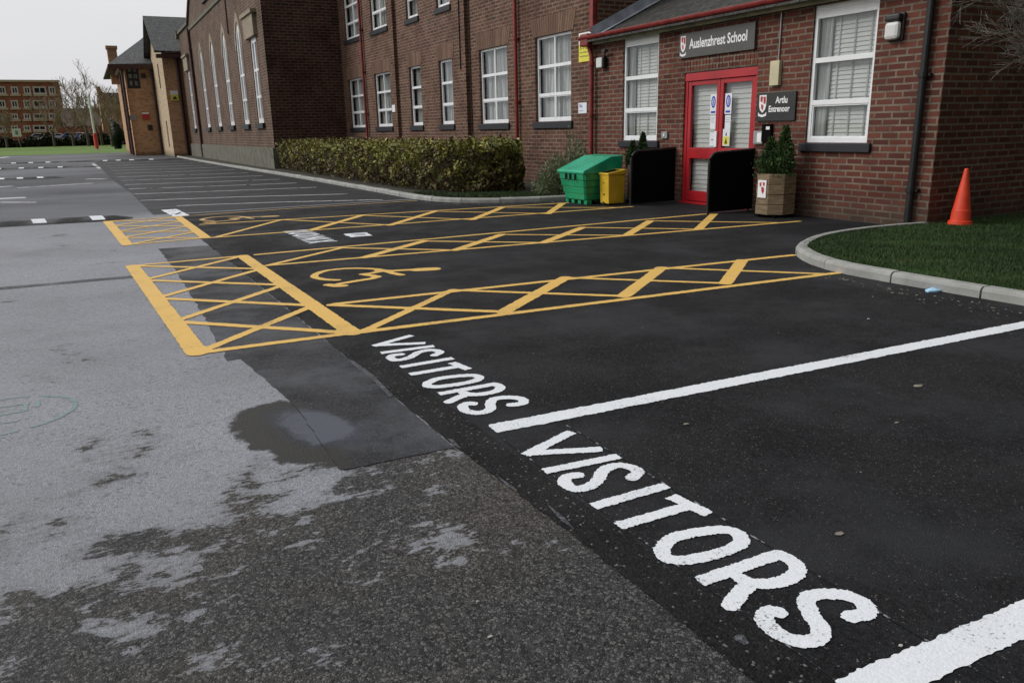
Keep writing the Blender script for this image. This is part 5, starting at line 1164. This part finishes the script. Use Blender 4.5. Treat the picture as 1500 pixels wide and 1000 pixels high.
hedge_leaves(27000, 3, .050, lambda x, y, z, r: True, 'hedge', 'foliage')
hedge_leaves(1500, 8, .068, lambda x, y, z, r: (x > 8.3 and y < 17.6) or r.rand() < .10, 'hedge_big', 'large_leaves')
mb = MB(); rr = random.Random(4)
for k in range(900):
    y = 16.2 + 17.5 * rr.random() ** 1.5; x = 7.0 + 2.2 * rr.random()
    if not in_poly(np.array([[x, y]]), HP)[0]: continue
    z = .1; p = [Vector((x, y, z))]; d = Vector((rr.uniform(-.5, .3), rr.uniform(-.5, .5), 1))
    for q in range(4): d = (d + Vector((rr.uniform(-.4, .4), rr.uniform(-.4, .4), .1))).normalized(); p.append(p[-1] + d * .27)
    mb.tube(p, [.009, .007, .006, .004, .002], 4, caps=False)
mb.build('twigs', 'hedge_twig', hd)
core = MB(); ins = [(p[0] + (8.0 - p[0]) * .35, p[1] if p[1] > 20 else p[1] + (17.6 - p[1]) * .35) for p in HP]; core.prism(ins[::-1], .06, HT - .25); core.build('inner_mass', 'hedge_twig', hd)
sh = thing('shrub', 'low grey green shrub between the hedge end and the green bin', 'shrub', (9.35, 15.1, .08)); r = np.random.RandomState(22); mb = MB()
for i in range(7500):
    a = r.rand() * 6.283; el = math.asin(r.rand()); q = r.rand() ** .4; lob = 1 + .2 * math.sin(a * 4) + .12 * math.sin(el * 9 + a * 3)
    P = np.array([9.30 + .72 * q * lob * math.cos(a) * math.cos(el), 15.05 + .62 * q * lob * math.sin(a) * math.cos(el), .1 + .92 * q * lob * math.sin(el) * (1 + .30 * math.cos(a + .5))])
    if P[0] > W - .03: continue
    d = P - np.array([9.38, 15.0, 0]) + r.randn(3) * .3; d /= np.linalg.norm(d); s_ = np.cross(d, r.randn(3)); s_ /= np.linalg.norm(s_); L_ = .05 + .04 * r.rand(); w_ = .010
    mb.quad(P - s_ * w_ * .5, P + d * L_ * .5 - s_ * w_, P + d * L_, P + d * L_ * .5 + s_ * w_)
mb.build('foliage', 'shrub', sh); mb = MB(); rr = random.Random(3)
for k in range(50): a = rr.uniform(0, 6.28); mb.tube([(9.38, 15.05, .08), (9.38 + .3 * math.cos(a), 15.0 + .25 * math.sin(a), .35), (9.38 + .5 * math.cos(a), 15.0 + .4 * math.sin(a), .62)], [.008, .006, .003], 4, caps=False)
mb.build('stem', 'hedge_twig', sh)

def grow(mb, p, d, ln, r0, lvl, rr, droop=0., kids=3, spread=.7, minr=.002, steps=4, sides=5):
    pts = [p]; dd = d.copy()
    for k in range(steps): dd = (dd + Vector((rr.uniform(-.2, .2), rr.uniform(-.2, .2), rr.uniform(-.12, .2) - droop))).normalized(); pts.append(pts[-1] + dd * ln / steps)
    mb.tube(pts, [max(minr, r0 * (1 - .6 * k / steps)) for k in range(steps + 1)], sides if r0 > .01 else 4, caps=False)
    if lvl <= 0: return
    for k in range(kids):
        t = rr.uniform(.35, 1.); i = min(int(t * steps), steps - 1); q = pts[i].lerp(pts[i + 1], t * steps - i)
        nd = (dd + Vector((rr.uniform(-1, 1), rr.uniform(-1, 1), rr.uniform(-.6, .9))) * spread).normalized()
        grow(mb, q, nd, ln * rr.uniform(.5, .75), max(minr, r0 * rr.uniform(.4, .6)), lvl - 1, rr, droop, kids, spread, minr, steps, sides)
bt = thing('bare_tree', 'leafless tree at the right edge, its pale twigs hanging in front of the gable wall', 'tree', (12.4, 4.4, .08)); rr = random.Random(21)
mb = MB(); mb.tube([(12.4, 4.4, .0), (12.38, 4.42, 1.2), (12.3, 4.5, 2.4), (12.2, 4.6, 3.6)], [.14, .11, .09, .06], 10); mb.build('trunk', 'bark', bt)
mb = MB()
for k, (z, ex, ey, ez) in enumerate([(2.1, 9.75, 5.55, 2.75), (2.4, 9.5, 5.5, 3.1), (1.9, 9.9, 5.45, 2.2), (2.6, 10.2, 5.6, 3.3), (3.0, 11.0, 3.2, 4.8), (3.2, 13.6, 5.2, 5.2), (3.3, 12.0, 5.8, 5.4), (2.8, 13.5, 3.2, 4.4)]):
    a = Vector((12.35 - .03 * z, 4.42 + .03 * z, z)); b = Vector((ex, ey, ez)); m_ = a.lerp(b, .5) + Vector((0, 0, .25)); mb.tube([a, m_, b], [.045, .025, .010], 6, caps=False)
    for q in range(12): grow(mb, a.lerp(b, .50 + .045 * q) + Vector((0, 0, .12 - .02 * q)), ((b - a).normalized() + Vector((rr.uniform(-.4, .4), rr.uniform(-.4, .4), rr.uniform(-.4, .5)))).normalized(), .60, .006, 3, rr, .03, 4, .75, .0021, 3, 4)
mb.build('crown', 'twig', bt)

# ============================================================ FAR BACKGROUND
# brick flats beyond the field
FY = 215; fl_ = thing('brick_flats', 'long four storey red brick building beyond the playing field', 'building', (-20, FY, 0))
fx1, fz1 = PY(93, 120, FY); rows = [(127, 138), (147, 158), (166.5, 175), (184, 192)]; colx = [3, 21.5, 40, 57, 68]; hs = []; wl = []
px_per = 18.3
for (vt, vb) in rows:
    z1 = PY(30, vt, FY)[1]; z0 = PY(30, vb, FY)[1]
    for k in range(-6, 4): xc = PY(21.5 + k * px_per, (vt + vb) / 2, FY)[0]; ww = .68 if k != 2 else 1.3; hs.append(rect(xc - ww, xc + ww, z0, z1)); wl.append((xc - ww, xc + ww, z0, z1))
fx1 = PY(92, 160, FY)[0]
hs = [h for h in hs if h[1][0] < fx1 - .5]; wl = [q for q in wl if q[1] < fx1 - .5]
mb = MB(); wall(mb, 'y', FY, rect(-36, fx1, -.1, fz1), hs, .3); mb.quad((fx1, FY, -.1), (fx1, FY + 14, -.1), (fx1, FY + 14, fz1), (fx1, FY, fz1)); mb.quad((-36, FY, fz1), (fx1, FY, fz1), (fx1, FY + 14, fz1), (-36, FY + 14, fz1)); mb.build('wall', 'brick_far', fl_)
M['far_stone'] = plain('far_cream_stone', (.62, .50, .36), .8, .1); M['far_white'] = plain('far_white_frame', (.70, .68, .64), .6, .05)
mb = MB(); mb.box(-36.2, fx1 + .3, FY - .35, FY - .02, fz1 - .1, fz1 + .35); mb.build('parapet', 'far_stone', fl_)
for (a, b, z0, z1) in wl:
    m_ = MB(); t_ = .28
    for q in ((a, a + t_, z0, z1), (b - t_, b, z0, z1), (a + t_, b - t_, z0, z0 + t_), (a + t_, b - t_, z1 - t_, z1), ((a + b) / 2 - .09, (a + b) / 2 + .09, z0 + t_, z1 - t_)): m_.box(q[0], q[1], FY - .08, FY + .1, q[2], q[3])
    wo = m_.build('window', 'far_white', fl_); g = MB(); g.quad((a, FY + .12, z0), (b, FY + .12, z0), (b, FY + .12, z1), (a, FY + .12, z1)); g.build('pane', 'sill', wo)
    g = MB(); g.box(a - .35, b + .35, FY - .25, FY - .01, z0 - .42, z0 - .02); g.build('sill', 'far_stone', wo)
# low brown roofed building and gabled orange house
x0, z0 = PY(90, 158, 205); x1, _ = PY(150, 158, 205); lb_ = thing('low_building', 'low brown roofed brick building between the flats and the bare tree', 'building', ((x0 + x1) / 2, 205, 0)); M['brown_roof'] = plain('brown_roof', (.13, .10, .08), .85, .2, .3)
mb = MB(); mb.quad((x0, 205, -.1), (x1, 205, -.1), (x1, 205, 4.2), (x0, 205, 4.2)); mb.quad((x0, 205, -.1), (x0, 205, 4.2), (x0, 209, z0), (x0, 213, 4.2), (x0, 213, -.1)); mb.build('wall', 'brick_far', lb_)
mb = MB(); mb.quad((x0 - .4, 204.6, 4.0), (x1, 204.6, 4.0), (x1, 209, z0), (x0 - .4, 209, z0)); mb.quad((x0 - .4, 213.4, 4.0), (x0 - .4, 209, z0), (x1, 209, z0), (x1, 213.4, 4.0)); mb.build('roof', 'brown_roof', lb_)
hx0 = PY(147, 160, 190)[0]; hzt = PY(147, 130, 190)[1]; hze = PY(165, 165, 190)[1]; M['orange_brick'] = plain('orange_brick_far', (.42, .22, .12), .85, .15, .5)
hs_ = thing('gabled_house', 'orange brick house with a stepped gable and grey roof beside the bare trees', 'building', (hx0 + 3, 190, 0))
mb = MB(); mb.quad((hx0, 190, -.1), (hx0 + 7.5, 190, -.1), (hx0 + 7.5, 190, hze - 2), (hx0 + .6, 190, hzt - .3), (hx0, 190, hzt - .6)); mb.box(hx0 - .15, hx0 + .6, 189.8, 190.6, hzt - 1, hzt + .4); mb.quad((hx0, 190, -.1), (hx0, 190, hzt - .6), (hx0, 200, hzt - .6), (hx0, 200, -.1)); mb.build('wall', 'orange_brick', hs_)
mb = MB(); zt2 = PY(150, 136, 190)[1]; mb.extrude([(hx0 + .6, 190.5, zt2), (hx0 + 12, 190.5, zt2), (hx0 + 12, 190.1, zt2 - 2.6), (hx0 + 3.5, 190.1, zt2 - 2.6)], (0, 8, 0)); mb.build('roof', 'slate', hs_)
# low hedge bank along the far side of the field
hb = MB(); r = np.random.RandomState(31); HYB = 183
for i in range(9000):
    x = -45 + 62 * r.rand(); top = 1.75 + .5 * math.sin(x * .7) + .4 * math.sin(x * 1.9 + 1); z = top * r.rand() ** .6; P = np.array([x, HYB + r.randn() * .5, z]); s = .18 + .2 * r.rand()
    n_ = r.randn(3); n_ /= np.linalg.norm(n_); t_ = np.cross(n_, r.randn(3)); t_ /= np.linalg.norm(t_); b_ = np.cross(n_, t_); hb.quad(P - t_ * s, P - b_ * s, P + t_ * s, P + b_ * s)
fh = thing('boundary_hedge', 'long dark hedge along the far edge of the playing field', 'hedge', (-10, HYB, 0)); hb.build('foliage', 'far_hedge', fh); q = MB(); q.box(-45, 17, HYB - .2, HYB + .4, -.02, 1.3); q.build('inner_mass', 'far_hedge', fh)
bank = MB(); bank.quad((-60, 186, -.02), (30, 186, -.02), (30, 190, 1.1), (-60, 190, 1.1)); bank.quad((-60, 190, 1.1), (30, 190, 1.1), (30, 204, 1.1), (-60, 204, 1.1)); tag(bank.build('far_parking_bank', 'far_tarmac'), kind='structure')
def far_tree(x, y, h, seed, label, mat='far_twig', lvl=4):
    t = thing('bare_tree', label, 'tree', (x, y, 0), 'bare trees beyond the field'); rr = random.Random(seed); a = MB(); a.tube([(x, y, -.1), (x, y, h * .3)], [.28, .2], 7); a.build('trunk', 'bark', t); c = MB()
    for k in range(7):
        an = k * .9 + rr.random(); grow(c, Vector((x, y, h * (.16 + .03 * k))), Vector((math.cos(an) * .75, math.sin(an) * .75, 1)).normalized(), h * .42, .12, lvl, rr, -.02, 3, .62, .022, 3, 3)
    c.build('crown', mat, t)
tx = lambda px, y_: PY(px, 200, y_)[0]
far_tree(tx(128, 172), 172, 12.5, 3, 'tall bare tree behind the leaning white pole'); far_tree(tx(148, 176), 176, 10.5, 4, 'bare tree in front of the orange gabled house'); far_tree(tx(163, 150), 150, 7.5, 5, 'low bushy bare tree beside the tan building')
far_tree(tx(78, 177), 177, 9.5, 7, 'small bare tree at the right corner of the brick flats'); far_tree(tx(8, 180), 180, 6.5, 9, 'low bare tree at the left edge before the brick flats'); far_tree(tx(106, 179), 179, 6.5, 10, 'low bare bush left of the white pole')
# dark evergreen by the tan building
ev = thing('evergreen_bush', 'dark evergreen bush tucked against the left side of the tan building', 'bush', (tx(172, 120), 120, 0)); r = np.random.RandomState(41); mb = MB(); ex = tx(173, 120)
for i in range(2500):
    u = r.randn(3); u /= np.linalg.norm(u); P = np.array([ex, 120, 1.9]) + u * np.array([.8, 1.2, 2.0]) * r.rand() ** .5 * (1 + .35 * math.sin(5 * u[2] + 3 * u[0])); s = .12 + .1 * r.rand(); t_ = np.cross(u, r.randn(3)); t_ /= np.linalg.norm(t_); b_ = np.cross(u, t_); mb.quad(P - t_ * s, P - b_ * s, P + t_ * s, P + b_ * s)
M['evergreen'] = mat_foliage('evergreen_leaf', [(.010, .018, .008), (.02, .03, .012)]); mb.build('foliage', 'evergreen', ev); q = MB(); q.tube([(ex, 120, 0), (ex, 120, 1.5)], .1, 6); q.build('stem', 'bark', ev)
# white goal post with a red pad, leaning the way the picture shows only through perspective
px_, py_ = G(142.5, 219.5); py_ = 112; px_ = PY(142.5, 219, py_)[0]; zt_ = PY(129.5, 140, py_)[1]
gp = thing('goal_post', 'tall white post with a red padded base standing on the playing field', 'post', (px_, py_, 0)); txp = PY(129.5, 141, py_)[0]
M['post_white'] = plain('post_white', (.85, .83, .78), .5, .05)
mb = MB(); mb.tube([(px_, py_, 0), (txp + .0, py_, zt_)], [.15, .12], 10); mb.build('pole', 'post_white', gp); mb = MB(); f = lambda t: (px_ + (txp - px_) * t, py_, zt_ * t); mb.tube([f(.03), f(.31)], .23, 12); M['pad_red'] = plain('pad_red', (.70, .06, .04), .5, .1); mb.build('pad', 'pad_red', gp)
bx_ = PY(29, 205, 175)[0]; nb_ = thing('notice_board', 'white square notice board on a thin pole at the edge of the playing field', 'sign', (bx_, 175, 0)); zc = PY(24, 196, 175)[1]; xc = PY(24.5, 196, 175)[0]
mb = MB(); mb.tube([(bx_, 175, 0), (xc, 175, zc)], .06, 6); mb.build('pole', 'metal', nb_); mb = MB(); mb.box(xc - .72, xc + .72, 174.85, 174.95, zc - .55, zc + .9); mb.build('board', 'white', nb_); mb = MB(); mb.box(xc - .2, xc + .25, 174.82, 174.845, zc - .2, zc + .55); mb.build('print', 'metal', nb_)
# parked cars glimpsed over the hedge
M['car_white'] = plain('white_car_paint', (.7, .72, .76), .25, .05); M['car_blue'] = plain('blue_car_paint', (.12, .2, .38), .25, .1); M['car_dark'] = plain('dark_car_paint', (.03, .03, .035), .25, .1); M['tyre'] = plain('tyre', (.02, .02, .02), .8, .1); M['car_silver'] = plain('silver_car_paint', (.45, .47, .5), .25, .05)
def car(px, y, mat, label):
    x = PY(px, 200, y)[0]; t = thing('parked_car', label, 'car', (x, y, 1.1), 'parked cars beyond the field hedge'); L_, Wd, z = 4.3, 1.75, 1.1
    side = [(-L_ / 2, .35), (L_ / 2, .35), (L_ / 2, .8), (L_ / 2 - .2, .92), (1.2, 1.0), (.6, 1.45), (-1.2, 1.48), (-1.9, 1.0), (-L_ / 2, .92)]
    mb = MB(); mb.extrude([(x + a, y, z + b) for a, b in side], (0, Wd, 0)); mb.build('body', mat, t, bevel=.06)
    mb = MB(); mb.extrude([(x + a, y - .01, z + b) for a, b in [(-1.65, 1.02), (1.0, 1.02), (.52, 1.38), (-1.15, 1.40)]], (0, .03, 0)); mb.build('side_window', 'sill', t)
    for a in (-1.35, 1.35): mb = MB(); mb.tube([(x + a, y - .02, z + .33), (x + a, y + .2, z + .33)], .33, 16); mb.build('wheel', 'tyre', t)
for a in ((60, 196, 'car_silver', 'silver car parked behind the hedge below the brick flats'), (84, 196, 'car_white', 'pale car parked at the right corner of the brick flats'), (107, 193, 'car_blue', 'blue car left of the white post, behind the hedge'), (122, 194, 'car_white', 'white car parked left of the white post'), (133, 192, 'car_silver', 'silver car closest to the left of the white post')): car(*a)
